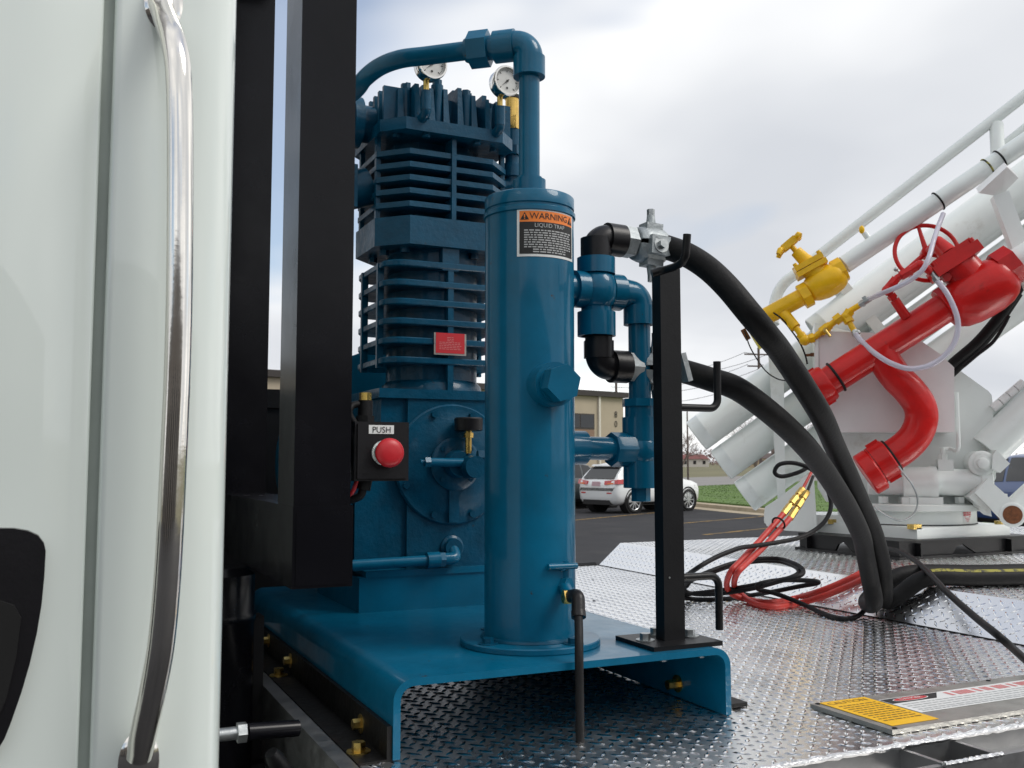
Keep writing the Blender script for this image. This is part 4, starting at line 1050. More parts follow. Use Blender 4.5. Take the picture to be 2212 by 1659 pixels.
for sx_ in (-1, 1):
    m = MB(); cx_ = am + sx_*.052/TR
    tri = [(-.0085, -.0065), (.0085, -.0065), (0, .0085)]
    m.face([wrap(cx_+x/TR, ZT_-.016+y, .0018) for x, y in tri]); w = m.obj('warning_triangle', ink, lbl, smooth=0)
    m = MB(); m.face([wrap(cx_+x/TR, ZT_-.016+y, .0024) for x, y in ((-.0010, -.0025), (.0010, -.0025), (.0013, .004), (-.0013, .004))]); m.face([wrap(cx_+x/TR, ZT_-.016+y, .0024) for x, y in ((-.0011, -.0052), (.0011, -.0052), (.0011, -.0036), (-.0011, -.0036))]); m.obj('exclamation_mark', orange, lbl, smooth=0)
m = MB(); rr = random.Random(12)
for i in range(10):
    z = ZT_ - .0445 - .0047*i; hw = (.053 if i < 8 else .036)
    x = -hw
    while x < hw-.003:
        w = min(rr.uniform(.004, .012), hw-x)
        m.face([wrap(am+x/TR, z, .0018), wrap(am+(x+w)/TR, z, .0018), wrap(am+(x+w)/TR, z+.0024, .0018), wrap(am+x/TR, z+.0024, .0018)]); x += w+.002
m.obj('small_print', greyink, lbl, smooth=0)
# hex plug
pd = Vector((-.03, -1, 0)).normalized(); pz = (0.3092, 0.1134, 1.7813)[2]
pc = Vector((TX, TY, pz))
MB().cyl(pc+pd*.060, pc+pd*(TR+.030), .0425, n=40, bev=.004).cyl(pc+pd*(TR+.030), pc+pd*(TR+.038), .034, n=32).obj('plug_coupling', blue, tp)
MB().hex(pc+pd*(TR+.036), pc+pd*(TR+.066), .036, bev=.003, rot=.3).obj('hex_plug', blue, tp)
# drain cock with black tube
dv = Vector((0.3619, 0.1614, 1.3991))
ddir = Vector((.42, -.90, 0)).normalized()
MB().cyl(dv-ddir*.03, dv+ddir*.012, .014, n=20).hex(dv+ddir*.008, dv+ddir*.022, .016).cyl(dv+Vector((.008, 0, -.018)), dv+Vector((.008, 0, .046)), .012, n=20).obj('drain_cock', blue, tp)
h0, h1 = Vector((0.3265, 0.1414, 1.4364)), Vector((0.3874, 0.1406, 1.4361))
MB().cyl(h0, h1, .0060, n=14).cyl(dv+Vector((.008, 0, .03)), (h0+h1)/2, .008, n=14).obj('cock_handle', blue, tp)
e0 = Vector((0.3561, 0.1157, 1.3830))
MB().cyl(dv+ddir*.01, e0, .012, n=18).obj('cock_outlet', blue, tp)
MB().hex(e0-Vector((.012, 0, 0)), e0+Vector((.008, -.004, 0)), .014).obj('brass_bush', brass, tp)
dt = thing('drain_tube', 'thin black drain tube hanging from the liquid trap down to the deck', 'tube', (0.3145, -0.0006, 1.1500))
e1 = Vector((0.3520, 0.0788, 1.3835)); e2 = Vector((0.3498, 0.0673, 1.3627))
MB().tube(path([e0, e1+Vector((.004, 0, .006)), e2], .012), .0125, 16).cyl(e2, Vector((0.3475, 0.0615, 1.3524)), .0135, n=18, bev=.002).obj('push_elbow', plastic, dt)
MB().tube(spline([e2, (0.3339, 0.0367, 1.3295), (0.3242, 0.0192, 1.2897), (0.3219, 0.0139, 1.2373), (0.3180, 0.0057, 1.1480)], 8), .0078, 14).obj('tube', rubber, dt)

# ---------------------------------------------------------------- piping between trap top and compressor
pp = thing('suction_pipe', 'blue pipe arching from the liquid trap top over to the compressor head', 'pipe', (TX, TY, zt))
MB().cyl((TX, TY, zt+.03), (TX, TY, ze-.02), .0215, n=32).obj('riser', blue, pp)
od = Vector((-.762, .648, 0)).normalized()
E0 = Vector((TX, TY, ze))
MB().tube(path([E0+Vector((0, 0, -.062)), E0, E0+od*.062], .030, 12), .0285, 28).cyl(E0+Vector((0, 0, -.072)), E0+Vector((0, 0, -.030)), .0330, n=32, bev=.003).cyl(E0+od*.030, E0+od*.074, .0330, n=32, bev=.003).obj('elbow', blue, pp, smooth=50)
n0, n1, n2, n3 = E0+od*.060, E0+od*.076, E0+od*.086, E0+od*.128
MB().cyl(n0-od*.01, n1+od*.004, .023, n=28).hex(n0+od*.006, n1, .030, bev=.002).hex(n2, n3, .0385, bev=.003, rot=.2).cyl(n1, n2+od*.01, .025, n=28).cyl(n3-od*.004, n3+od*.010, .030, .024, 28).obj('union', blue, pp)
MB().tube(spline([n3-od*.01, n3+od*.02, (.195, .357, ze), (.160, .388, ze), (0.1198, 0.4250, 2.4969), (0.0944, 0.4850, 2.4993), (0.0822, 0.5650, 2.4996), (0.0898, 0.6900, 2.5111), (0.045, .85, 2.50), (0.075, .90, 2.515)], 8), .0195, 24).obj('bent_tube', blue, pp, smooth=60)

# ---------------------------------------------------------------- four way valve piping on the right of the trap
mp = thing('pipe_manifold', 'blue pipe manifold with black elbows between the trap and the hoses', 'pipe manifold', (0.48, TY, 1.55))
X7 = Vector((0.4906, 0.2370, 1.9912)); zx = X7.z; ux = X7.x
ULx = (0.4483, 0.2370, 2.0409)[0]
MB().cyl((TX+.07, TY, zx), (ux-.012, TY, zx), .030, n=32).cyl((ux-.056, TY, zx), (ux-.03, TY, zx), .0385, n=32, bev=.003).obj('side_nozzle', blue, mp)
zu, zd = (0.4905, 0.2370, 2.0600)[2], (0.4934, 0.2370, 1.8956)[2]
cr = MB()
cr.cyl((ux, TY, zd), (ux, TY, zu), .032, n=36)
cr.cyl((ux, TY, zu-.034), (ux, TY, zu), .040, n=36, bev=.003).cyl((ux, TY, zd), (ux, TY, zd+.050), .040, n=36, bev=.003)
cr.cyl((ux-.055, TY, zx), (ux+.075, TY, zx), .030, n=36).cyl((ux+.028, TY, zx), (ux+.058, TY, zx), .0385, n=36, bev=.004)
cr.ball((ux, TY, zx), .046, (1, 1, 1.1)); cr.obj('cross_fitting', blue, mp)
vx = (0.5955, 0.2370, 1.9064)[0]
zb_ = (0.5930, 0.2370, 1.7630)[2]
MB().tube(path([(ux+.05, TY, zx), (vx, TY, zx), (vx, TY, zx-.055)], .026, 12), .029, 28).cyl((vx, TY, zx-.066), (vx, TY, zx-.026), .0335, n=32, bev=.003).obj('elbow', blue, mp, smooth=50)
MB().cyl((vx, TY, zx-.06), (vx, TY, zb_-.02), .0235, n=32).obj('down_pipe', blue, mp)
zl = (0.5917, 0.2370, 1.6580)[2]; zk = (0.5908, 0.2370, 1.5817)[2]
vb = MB().cyl((vx, TY, zb_-.012), (vx, TY, zb_+.004), .0385, n=8, bev=.002).cyl((vx, TY, zk), (vx, TY, zb_-.010), .032, n=32)
vb.cyl((vx, TY, zk-.002), (vx, TY, zk+.075), .0365, n=32, bev=.004).cyl((vx, TY, zl+.02), (vx, TY, zl+.07), .038, n=32, bev=.004)
vb.cyl((vx, TY, zk-.030), (vx, TY, zk), .020, n=6); vb.ball((vx, TY, zl), .043); vb.obj('check_valve', blue, mp)
lx = (0.4360, 0.2370, 1.6613)[0]
MB().cyl((TX+.07, TY, zl+.005), (vx-.02, TY, zl+.003), .0240, n=32).cyl((TX+TR-.012, TY, zl+.005), (TX+TR+.034, TY, zl+.005), .0345, n=32, bev=.004).obj('lower_pipe', blue, mp)
MB().prism([(vx-.074, TY, zl+.020), (vx-.066, TY, zl+.030), (vx-.02, TY, zl+.030), (vx-.02, TY, zl-.034), (vx-.062, TY, zl-.034), (vx-.074, TY, zl-.02)], (0, .001, 0)).cyl((vx-.072, TY, zl+.002), (vx-.025, TY, zl+.002), .036, n=8, bev=.004).obj('valve_inlet', blue, mp)
# black elbows
zq = (0.5118, 0.2370, 2.1050)[2]
be = MB().tube(path([(ux, TY, zu-.01), (ux, TY, zq), (ux+.065, TY, zq-.002)], .028, 12), .0295, 28).cyl((ux, TY, zu-.004), (ux, TY, zu+.042), .0325, n=32, bev=.003).cyl((ux+.024, TY, zq-.001), (ux+.064, TY, zq-.002), .0345, n=32, bev=.003)
be.obj('upper_elbow', plastic, mp, 'black iron elbow on top of the cross', smooth=50)
zr = (0.5158, 0.2370, 1.8336)[2]
be = MB().tube(path([(ux+.005, TY, zd+.01), (ux+.005, TY, zr), (ux+.075, TY+.006, zr)], .026, 12), .0285, 28).cyl((ux+.005, TY, zd-.046), (ux+.005, TY, zd-.010), .0325, n=8, bev=.002).cyl((ux+.034, TY, zr), (ux+.072, TY, zr), .0345, n=32, bev=.003)
be.obj('lower_elbow', plastic, mp, 'black iron elbow under the cross', smooth=50)

# ---------------------------------------------------------------- hose rack
hr = thing('hose_rack', 'black square post with bent hook rods bolted to the blue skid', 'hose rack', (0.581, 0.122, 1.28))
ztop = (0.5719, 0.0970, 2.0219)[2]
MB().box((.502, .052, 1.2798), (.660, .190, 1.2885), .001).obj('base_plate', blackm, hr)
MB().box((.5560, .0965, 1.288), (.6040, .1265, ztop), .003, 2).obj('post', blackm, hr)
hk = [(0.5343, 0.0940, 2.0058), (0.5564, 0.0850, 2.0129), (0.5571, 0.0450, 2.0129), (0.5557, 0.0100, 2.0180), (0.5579, 0.0060, 2.0685)]
MB().tube(path(hk, [.03, .05, .022], 6), .0078, 14).obj('hook_rod', blackm, hr)
z2 = (0.6507, 0.1200, 1.7438)[2]; x2 = (0.7088, 0.1200, 1.7652)[0]
MB().tube(path([(.60, .12, z2), (x2, .12, z2), (x2, .12, (0.7104, 0.1200, 1.8411)[2])], .020, 8), .0078, 14).obj('hook_rod', blackm, hr)
z3 = (0.6445, 0.1200, 1.4047)[2]; x3 = (0.7037, 0.1200, 1.3518)[0]
MB().tube(path([(.60, .12, z3), (x3, .12, z3), (x3, .12, (0.7060, 0.1200, 1.2964)[2])], .022, 8), .0078, 14).obj('hook_rod', blackm, hr)
for x, y in ((.633, .122), (.528, .122), (.581, .166)): bolt((x, y, 1.288), (0, 0, 1), .0105, .014, zinc, hr)
for x in (.633, .545): bolt((x, .085, 1.2675), (0, 0, -1), .007, .014, zinc, hr, False)
bolt((0.5681, 0.0962, 1.4095), (0, -1, 0), .002, .002, zinc, hr, False)

# ---------------------------------------------------------------- delivery hoses
HR_ = .0262
h1 = [(ux+.12, TY, zq-.004), (0.6447, 0.2273, 2.0988), (0.6564, 0.2166, 2.0946), (0.6812, 0.1792, 2.0729), (0.7095, 0.1467, 2.0410), (0.7301, 0.1077, 1.9958), (0.7575, 0.0775, 1.9422), (0.8137, 0.0882, 1.8996), (0.8947, 0.1312, 1.8611), (1.0529, 0.2000, 1.7485), (1.2189, 0.3284, 1.6723), (1.3380, 0.4116, 1.6048), (1.4775, 0.5087, 1.5213), (1.6132, 0.5976, 1.4254), (1.7050, 0.6629, 1.3284), (1.7522, 0.7027, 1.2549)]
h1 += [(1.812, .758, 1.208), (1.842, .735, 1.222), (1.915, .690, 1.2775), (2.058, .636, 1.2775), (2.217, .588, 1.2775), (2.6, .50, 1.2775), (3.3, .40, 1.2775)]
hs = thing('delivery_hose', 'thick black rubber hose from the top coupling arching down to the deck', 'hose', (1.8, .76, 1.17))
hp1 = spline(h1, 10)
MB().tube(hp1, HR_, 22).obj('rubber_hose', hose_m, hs, smooth=80)
def stripe(pts, r, off_ang, w, m, par):
    b = MB(); vs = []
    for i, p in enumerate(pts):
        t = (pts[min(i+1, len(pts)-1)]-pts[max(i-1, 0)]).normalized(); s = t.cross(Vector((0, 0, 1))).normalized(); u = s.cross(t)
        row = []
        for k in range(4):
            a = off_ang - w/2 + w*k/3
            row.append(b.bm.verts.new(p + (s*math.sin(a) + u*math.cos(a))*(r+.0006)))
        vs.append(row)
    for i in range(len(vs)-1):
        for k in range(3): b.bm.faces.new((vs[i][k], vs[i+1][k], vs[i+1][k+1], vs[i][k+1]))
    return b.obj('yellow_stripe', m, par)
ystripe = mat('faded_yellow_hose_print', (0.30, 0.27, 0.045), 0.7, stain=((0.03, 0.03, 0.028), 40, 0.5, 0.56))
kk = [p for p in hp1 if p.x > 1.92 and p.z < 1.30]
stripe(kk, HR_, math.radians(28), .55, ystripe, hs)
h2 = [(ux+.12, TY+.005, zr), (0.6888, 0.2736, 1.8422), (0.7202, 0.2488, 1.8314), (0.7604, 0.2095, 1.8124), (0.8069, 0.1786, 1.7910), (0.8903, 0.1770, 1.7432), (0.9970, 0.2094, 1.6887), (1.1085, 0.2723, 1.6390), (1.2605, 0.3734, 1.5699), (1.3914, 0.4619, 1.5038), (1.5105, 0.5454, 1.4321), (1.5974, 0.6205, 1.3760), (1.6674, 0.6729, 1.2894), (1.7027, 0.6959, 1.2183)]
h2 += [(1.772, .79, 1.196), (1.812, .815, 1.212), (1.93, .79, 1.278), (2.2, .72, 1.2775), (2.6, .63, 1.2775), (3.3, .55, 1.2775)]
hs2 = thing('delivery_hose', 'thick black rubber hose from the lower elbow arching under the other hose', 'hose', (1.78, .82, 1.17))
MB().tube(spline(h2, 10), HR_, 22).obj('rubber_hose', hose_m, hs2, smooth=80)
def clamp(par, x0, z, y=TY, tilt=0.0, nut=None):
    ax = Vector((1, 0, -tilt)).normalized(); c = Vector((x0, y, z))
    MB().hex(c, c+ax*.026, .0345, bev=.003).cyl(c-ax*.02, c+ax*.034, .022, n=24).obj('coupling_nut', nut or ziron, par)
    b = c+ax*.030
    for s in (1, -1):
        m = MB(); rg = []
        x_, y_ = Vector((0, -1, 0)), ax.cross(Vector((0, -1, 0)))
        if y_.z < 0: y_ = -y_
        for h, r in ((0, .030), (.003, .035), (.018, .039), (.046, .041), (.064, .039), (.074, .033), (.078, .028)):
            ring = []
            for i in range(13):
                a = (math.radians(-82)+math.radians(164)*i/12)
                ring.append(b + ax*h + (y_*s*math.cos(a) + x_*math.sin(a))*r)
            for i in range(12, -1, -1):
                a = (math.radians(-82)+math.radians(164)*i/12)
                ring.append(b + ax*h + (y_*s*math.cos(a) + x_*math.sin(a))*(r-.006))
            rg.append(ring)
        m.rings(rg); m.obj('clamp_half', ziron, par, smooth=50)
    for s in (1, -1):
        q = b + ax*.040 + Vector((0, -.006, s*.036))
        MB().obox(q, ax, (0, 1, 0), (.040, .034, .020), .007, 3).obj('clamp_lug', ziron, par)
        q2 = q + Vector((0, 0, s*.008))
        MB().cyl(q2, q2+Vector((0, 0, s*.022)), .011, .0085, 16).obj('lug_boss', ziron, par)
        bolt(q2+Vector((0, 0, s*.020)), (0, 0, s), .0085, .015, zinc, par, False)
    q = b + ax*.040 + Vector((0, -.0375, -.006))
    MB().obox(q, ax, (0, 0, 1), (.046, .040, .016), .006, 3).obj('clamp_ear', ziron, par)
    bolt(q+Vector((0, -.007, 0)), (0, -1, .1), .010, .012, zinc, par)
clamp(hs, (0.5542, 0.2370, 2.1057)[0], zq-.002, TY, .06)
clamp(hs2, ux+.076, zr, TY+.006, .03, ziron)
q0, q1 = Vector((0.6438, 0.1600, 1.8583)), Vector((0.6611, 0.1600, 1.8009))
MB().obox((q0+q1)/2, q1-q0, (0, 1, 0), ((q1-q0).length, .030, .012), .005).obj('clamp_tail', zinc, hs2)

# ---------------------------------------------------------------- white loading boom on its turntable
PSI = math.radians(-40)                # the turret is swung towards the near side of the truck
E1 = Vector((math.cos(PSI), math.sin(PSI), 0)); E2 = Vector((-math.sin(PSI), math.cos(PSI), 0)); UPZ = Vector((0, 0, 1))
RC, RR = Vector((2.925, 1.705, 0)), .288
BA = math.radians(36)
BD = E1*math.cos(BA) + UPZ*math.sin(BA); BN = -E1*math.sin(BA) + UPZ*math.cos(BA)
def perp(d): return E2.cross(d).normalized()*(1 if E2.cross(d).z > 0 else -1)
lo = thing('loading_boom', 'white pipe boom tilted upward on a round turntable on the deck', 'loading boom', (2.9, 1.9, 1.25))
def at_(p, v): return Vector(p)
# square pedestal on a black foot
po = [(2.645, 1.388), (3.19, 1.388), (3.21, 1.98), (2.575, 1.90)]
bk = [(2.50, 1.345), (3.265, 1.345), (3.28, 2.02), (2.47, 1.88)]
def grow(poly, k):
    c = sum((Vector(p) for p in poly), Vector((0, 0)))/len(poly)
    return [tuple(c + (Vector(p)-c)*k) for p in poly]
MB().prism([(x, y, 1.322) for x, y in po], (0, 0, .046), .003, 1).obj('pedestal_plate', white, lo)
MB().prism([(x, y, 1.2505) for x, y in grow(bk, 1.045)], (0, 0, .010), .001, 1).obj('foot_plate', blackm, lo)
MB().prism([(x, y, 1.312) for x, y in grow(bk, 1.012)], (0, 0, .0105), .001, 1).obj('black_top_plate', blackm, lo)
for i in range(4):
    a, b = Vector(bk[i]), Vector(bk[(i+1) % 4]); t = (b-a).normalized(); nn = Vector((-t.y, t.x)); L = (b-a).length
    prof = [(0, 1.260), (L*.38, 1.260), (L*.415, 1.290), (L*.465, 1.299), (L*.56, 1.260), (L, 1.260), (L, 1.3125), (0, 1.3125)] if i in (0, 3) else [(0, 1.260), (L*.12, 1.260), (L*.14, 1.300), (L*.86, 1.300), (L*.88, 1.260), (L, 1.260), (L, 1.3125), (0, 1.3125)]
    MB().prism([(a.x+t.x*s, a.y+t.y*s, z) for s, z in prof], (nn.x*.012, nn.y*.012, 0)).obj('skirt_plate', blackm, lo)
    for s in (.12, .80):
        q = a + t*L*s
        MB().obox((q.x-nn.x*.012, q.y-nn.y*.012, 1.286), (t.x, t.y, 0), (nn.x, nn.y, 0), (.010, .03, .052)).obj('stiffener', blackm, lo)
MB().lathe((RC.x, RC.y, 1.366), (0, 0, 1), [(0, RR-.01), (.004, RR-.01), (.004, RR), (.062, RR), (.062, RR-.03)], 80).obj('turntable_ring', white, lo)
MB().torus((RC.x, RC.y, 1.3685), (0, 0, 1), RR-.001, .0045, 80, 6).obj('ring_seal', ink, lo)
tf = MB().lathe((RC.x, RC.y, 1.427), (0, 0, 1), [(0, 0), (0, RR+.030), (.003, RR+.034), (.026, RR+.034), (.030, RR+.028), (.030, 0)], 80).obj('turntable_flange', white, lo)
for k in range(16):
    a = 2*PI*k/16 + .05
    bolt((RC.x+(RR-.008)*math.cos(a), RC.y+(RR-.008)*math.sin(a), 1.456), (0, 0, 1), .021, .032, white, tf, False)
# attention sticker on the ring
def ringw(a, z, off=.0012): return Vector((RC.x+(RR+off)*math.cos(a), RC.y+(RR+off)*math.sin(a), z))
a0 = math.radians(-80); wd = .058/RR/2
def ringpatch(a0, a1, z0, z1, off, m, nm, par):
    b = MB(); n = 6
    vs = [[b.bm.verts.new(ringw(a0+(a1-a0)*i/n, z, off)) for z in (z0, z1)] for i in range(n+1)]
    for i in range(n): b.bm.faces.new((vs[i][0], vs[i+1][0], vs[i+1][1], vs[i][1]))
    return b.obj(nm, m, par)
st = ringpatch(a0-wd, a0+wd, 1.376, 1.424, .001, paper, 'attention_sticker', lo)
ringpatch(a0-wd, a0+wd, 1.408, 1.424, .0015, redink, 'red_heading', st)
lettering('ATTENTION', .0125, paper, st, lambda x, y: ringw(a0+x/RR, 1.416+y, .0021))
t = MB(); rr = random.Random(8)
for i in range(4):
    z = 1.402-.006*i; w = .024-.005*i
    t.face([ringw(a0-w/RR, z, .0018), ringw(a0+w/RR, z, .0018), ringw(a0+w/RR, z+.003, .0018), ringw(a0-w/RR, z+.003, .0018)])
t.obj('small_print', pinkink, st, smooth=0)
for (x, y) in ((2.65, 1.392), (3.17, 1.40), (2.60, 1.80)):
    MB().box((x-.022, y-.004, 1.362), (x+.022, y+.03, 1.382), .003).obj('hold_down_clip', gold, lo)
# housing
HPL = -0.23
hp0 = [(2.5475, 1.8188, 2.2522), (2.9137, 1.5114, 2.1115), (3.0749, 1.3762, 1.9370), (3.0853, 1.3675, 1.9185), (3.0868, 1.3662, 1.8881), (3.0882, 1.3650, 1.5663), (3.0380, 1.4072, 1.4492), (2.7015, 1.6896, 1.4442), (2.5610, 1.8075, 1.4594), (2.5341, 1.8300, 1.5215)]
MB().prism(hp0, E2*.022, .003, 2).obj('side_plate', white, lo)
hp9 = [Vector(hp0[1])-E1*.3, Vector(hp0[2]), Vector(hp0[4]), Vector(hp0[5]), Vector(hp0[6]), Vector(hp0[7])]
MB().prism([q+E2*.42 for q in hp9], E2*.022, .003, 2).obj('side_plate', white, lo)
fc = Vector((2.9853, 1.7255, 1.4480))
MB().obox((fc.x, fc.y, 1.478), E1, E2, (.70, .44, .044), .004).obj('housing_floor', white, lo)
hb = [(2.4147, 1.6691, 2.1934), (2.6980, 1.4314, 2.1658), (2.7802, 1.3624, 2.0798), (2.8204, 1.3287, 2.0226), (2.8144, 1.3337, 1.7571), (2.4131, 1.6705, 1.7612)]
MB().prism(hb, E2*.195, .004, 2).obj('control_cover', whitep, lo)
MB().prism([(2.3956, 1.6721, 2.2253), (2.4085, 1.6613, 2.2247), (2.4032, 1.6657, 1.8869), (2.3905, 1.6764, 1.8872)], E2*.21, .001, 1).obj('cover_edge', white, lo)
MB().prism([(2.4009, 1.9810, 2.1387), (2.4532, 1.9371, 2.1548), (2.4478, 1.9416, 1.4458), (2.4232, 1.9623, 1.4455)], E2*.05, .006, 3).obj('upright', white, lo)
MB().prism([(2.3410, 1.9529, 1.4334), (2.3795, 1.9206, 1.4667), (2.5023, 1.8175, 1.5913), (2.5102, 1.8109, 1.3261), (2.4057, 1.8986, 1.3326), (2.3465, 1.9483, 1.3499), (2.3370, 1.9562, 1.3741)], E2*.035, .004, 2).obj('gusset_plate', white, lo)
gq = Vector((2.4142, 1.9698, 1.3784)); gr = Vector((2.6004, 1.8135, 1.3821))
MB().obox((gq+gr)/2+E2*.14, E1, E2, ((gr-gq).length+.1, .30, .04), .004).obj('gusset_shelf', white, lo)
# boom tubes
def boomtube(c, v, r, back, fwd, nm='boom_tube', m=None, lip=True, n=40):
    c = at_(c, v); b = MB()
    p0, p1 = c - BD*back, c + BD*fwd
    b.lathe(p0, BD, [(0, r*.3), (0, r*.94), (.006, r), ((p1-p0).length, r)] if not lip else [(.004, 0), (.004, r*.90), (0, r*.94), (.004, r), (.055, r), (.056, r*1.012), (.062, r*1.012), (.063, r), ((p1-p0).length, r)], n)
    return b.obj(nm, m or white, lo, smooth=50)
tA, tB, tC = (2.2549, 2.3385, 1.7574), (2.3411, 2.2661, 1.6179), (2.4229, 2.1974, 1.4711)
for c in (tA, tB, tC): boomtube(c, 0, .0815, 0, 3.4)
boomtube((3.0332, 1.6331, 2.5665), 0, .096, .60, 1.9)
for c, off in ((tB, .52), (tA, .95)):
    MB().obox(Vector(c) + BD*off + BN*.02, BD, BN, (.05, .42, .20), .004).obj('tube_saddle', white, lo)
# product pipe with the yellow valve, straps and stub
y0 = Vector((2.5282, 1.6261, 2.4813)); y1 = Vector((3.1053, 1.1418, 2.9770)); yd = (y1-y0).normalized()
MB().cyl(y0, y1+yd*.8, .0395, n=36).obj('product_pipe', white, lo)
def strap(k, v, m, nm, r=.0405, w=.004):
    q = Vector(k); t_ = (q-y0).dot(yd); MB().torus(y0+yd*t_, yd, r, w, 36, 8).obj(nm, m, lo)
strap((2.8282, 1.3744, 2.7217), 0, rubber, 'black_strap'); strap((3.0073, 1.2240, 2.8971), 0, rubber, 'black_strap'); strap((2.9696, 1.2557, 2.8671), 0, ystripe, 'yellow_strap')
q = Vector((2.6045, 1.5621, 2.5964))
MB().cyl(q-Vector((0, 0, .02))+BD*.008, q+BN*.025, .013, n=18).obj('pipe_stub', white, lo)
MB().ball(q+BN*.042, .012, (1, 1, 1.5), 14, 10).obj('yellow_plug', yellow, lo)
# guard rail
ga, gb = Vector((2.6330, 2.0603, 2.5224)), Vector((3.4895, 1.3416, 3.3673))
MB().tube(spline([(2.5379, 2.1009, 2.2849), (2.5520, 2.1152, 2.3585), (2.5737, 2.1101, 2.4358), (2.6006, 2.0875, 2.4889), ga], 8) + [ga.lerp(gb, i/6) for i in range(1, 7)], .0265, 22).obj('guard_rail', white, lo, smooth=70)
MB().cyl((3.3259, 1.4789, 3.1760), (3.3016, 1.4602, 3.0108), .030, n=22).obj('rail_stanchion', white, lo)
MB().cyl((3.4242, 1.5269, 3.1019), (3.5914, 1.3867, 3.2724), .022, n=18).obj('second_rail', white, lo)
# clamp block and arm under the pipe
c1, c2, c3, c4 = Vector((2.8232, 1.1828, 2.7185)), Vector((2.9064, 1.1129, 2.8182)), Vector((3.0360, 1.1608, 2.8018)), Vector((2.9824, 1.2058, 2.7289))
up_ = BN*.045 + E2*.06 + E1*.03
MB().hexa([c1, c2, c3, c4, c1+up_, c2+up_, c3+up_, c4+up_], .003).obj('clamp_block', whitep, lo)
a_, b_ = Vector((2.9626, 1.1963, 2.7297)), Vector((3.0572, 1.1169, 2.3034))
MB().obox((a_+b_)/2, b_-a_, E2, ((b_-a_).length, .06, .062), .004).obj('support_arm', white, lo)
# swing motor lying on the turntable
MB().lathe((2.6463, 1.6445, 1.5363), E1, [(0, 0), (0, .042), (.18, .044), (.185, .047), (.19, .047)], 32).obj('motor_barrel', whitep, lo)
m0 = Vector((2.7502, 1.5573, 1.5371))
MB().lathe(m0, E1, [(0, .03), (0, .075), (.10, .077), (.11, .081), (.135, .081), (.135, .03)], 32).obox(m0+E1*.07-UPZ*.066, E1, E2, (.16, .14, .03), .004).obj('gearbox', white, lo)
MB().lathe(m0+E1*.13+UPZ*.012, E1, [(0, .05), (0, .056), (.17, .056), (.175, .062), (.215, .062), (.22, .055), (.22, 0)], 32).obox(m0+E1*.172+UPZ*.078, E1, E2, (.06, .06, .06), .006).obj('hydraulic_motor', white, lo)
q = m0+E1*.165-E2*.01+UPZ*.100
MB().hex(q, q+Vector((0, 0, .03)), .018).cyl(q, q+Vector((0, 0, .055)), .011, n=16).tube(path([q+Vector((0, 0, .05)), q+E1*.03+UPZ*.052, (2.8483, 1.3445, 1.6719), (2.8478, 1.3449, 1.9200)], [.008, .03], 8), .0085, 12).obj('white_pipe', white, lo)
# pivot, lug and lift cylinder
pv = Vector((2.9598, 1.3292, 1.6284))
MB().lathe(pv+E2*.10, -E2, [(-.02, .052), (.112, .052), (.116, .046), (.116, .034), (.124, .034), (.126, .024), (.145, .022), (.148, .016), (.148, 0)], 36).obj('pivot_boss', white, lo)
MB().prism([(2.8578, 1.2843, 1.5111), (2.8977, 1.2508, 1.5678), (2.9864, 1.1763, 1.4500), (2.9909, 1.1725, 1.4281), (2.9868, 1.1760, 1.4037), (2.9726, 1.1879, 1.3854), (2.9537, 1.2038, 1.3821), (2.9369, 1.2179, 1.3978)], E2*.035, .003, 2).obj('cylinder_lug', white, lo)
MB().prism([(2.8639, 1.3183, 1.4912), (2.9149, 1.2755, 1.5563), (2.9284, 1.2642, 1.4128), (2.9048, 1.2840, 1.4421)], E2*.16, .003, 1).obj('lug_web', white, lo)
pn = Vector((2.9594, 1.1925, 1.4230))
MB().cyl(pn, pn+E2*.12, .0365, n=28, bev=.003).obj('pivot_pin', rust, lo, 'rusty round pivot pin')
MB().lathe(pn+E2*.012, -E2, [(0, .05), (.008, .05), (.010, .046), (.010, .036)], 32).obj('pin_collar', white, lo)
MB().cyl(Vector((3.0287, 1.2453, 1.4412)), Vector((3.1583, 1.1366, 1.6062)), .043, n=28).obj('cylinder_rod', white, lo)
MB().prism([(2.9721, 1.2666, 1.6836), (3.0102, 1.2347, 1.6270), (2.9818, 1.2585, 1.5900), (2.9576, 1.2788, 1.6059), (2.9627, 1.2746, 1.6611)], E2*.16, .003, 1).obj('pivot_plate', white, lo)
MB().cyl(Vector((3.0729, 1.3910, 1.6833)), Vector((3.3092, 1.1927, 1.9966)), .078, n=32).obj('lift_cylinder', white, lo)
MB().cyl(Vector((3.1016, 1.4191, 1.8253)), Vector((3.3453, 1.2146, 2.0724)), .022, n=18).obj('hydraulic_tube', white, lo)
bd_ = Vector((3.0788, 1.3599, 1.8610)); be_ = Vector((3.1743, 1.2797, 1.9721))
for i in range(4):
    a2, b2 = bd_.lerp(be_, i/4), bd_.lerp(be_, (i+.93)/4)
    MB().cyl(a2, b2, .018, n=16).obj('hose_sleeve', whitep, lo)
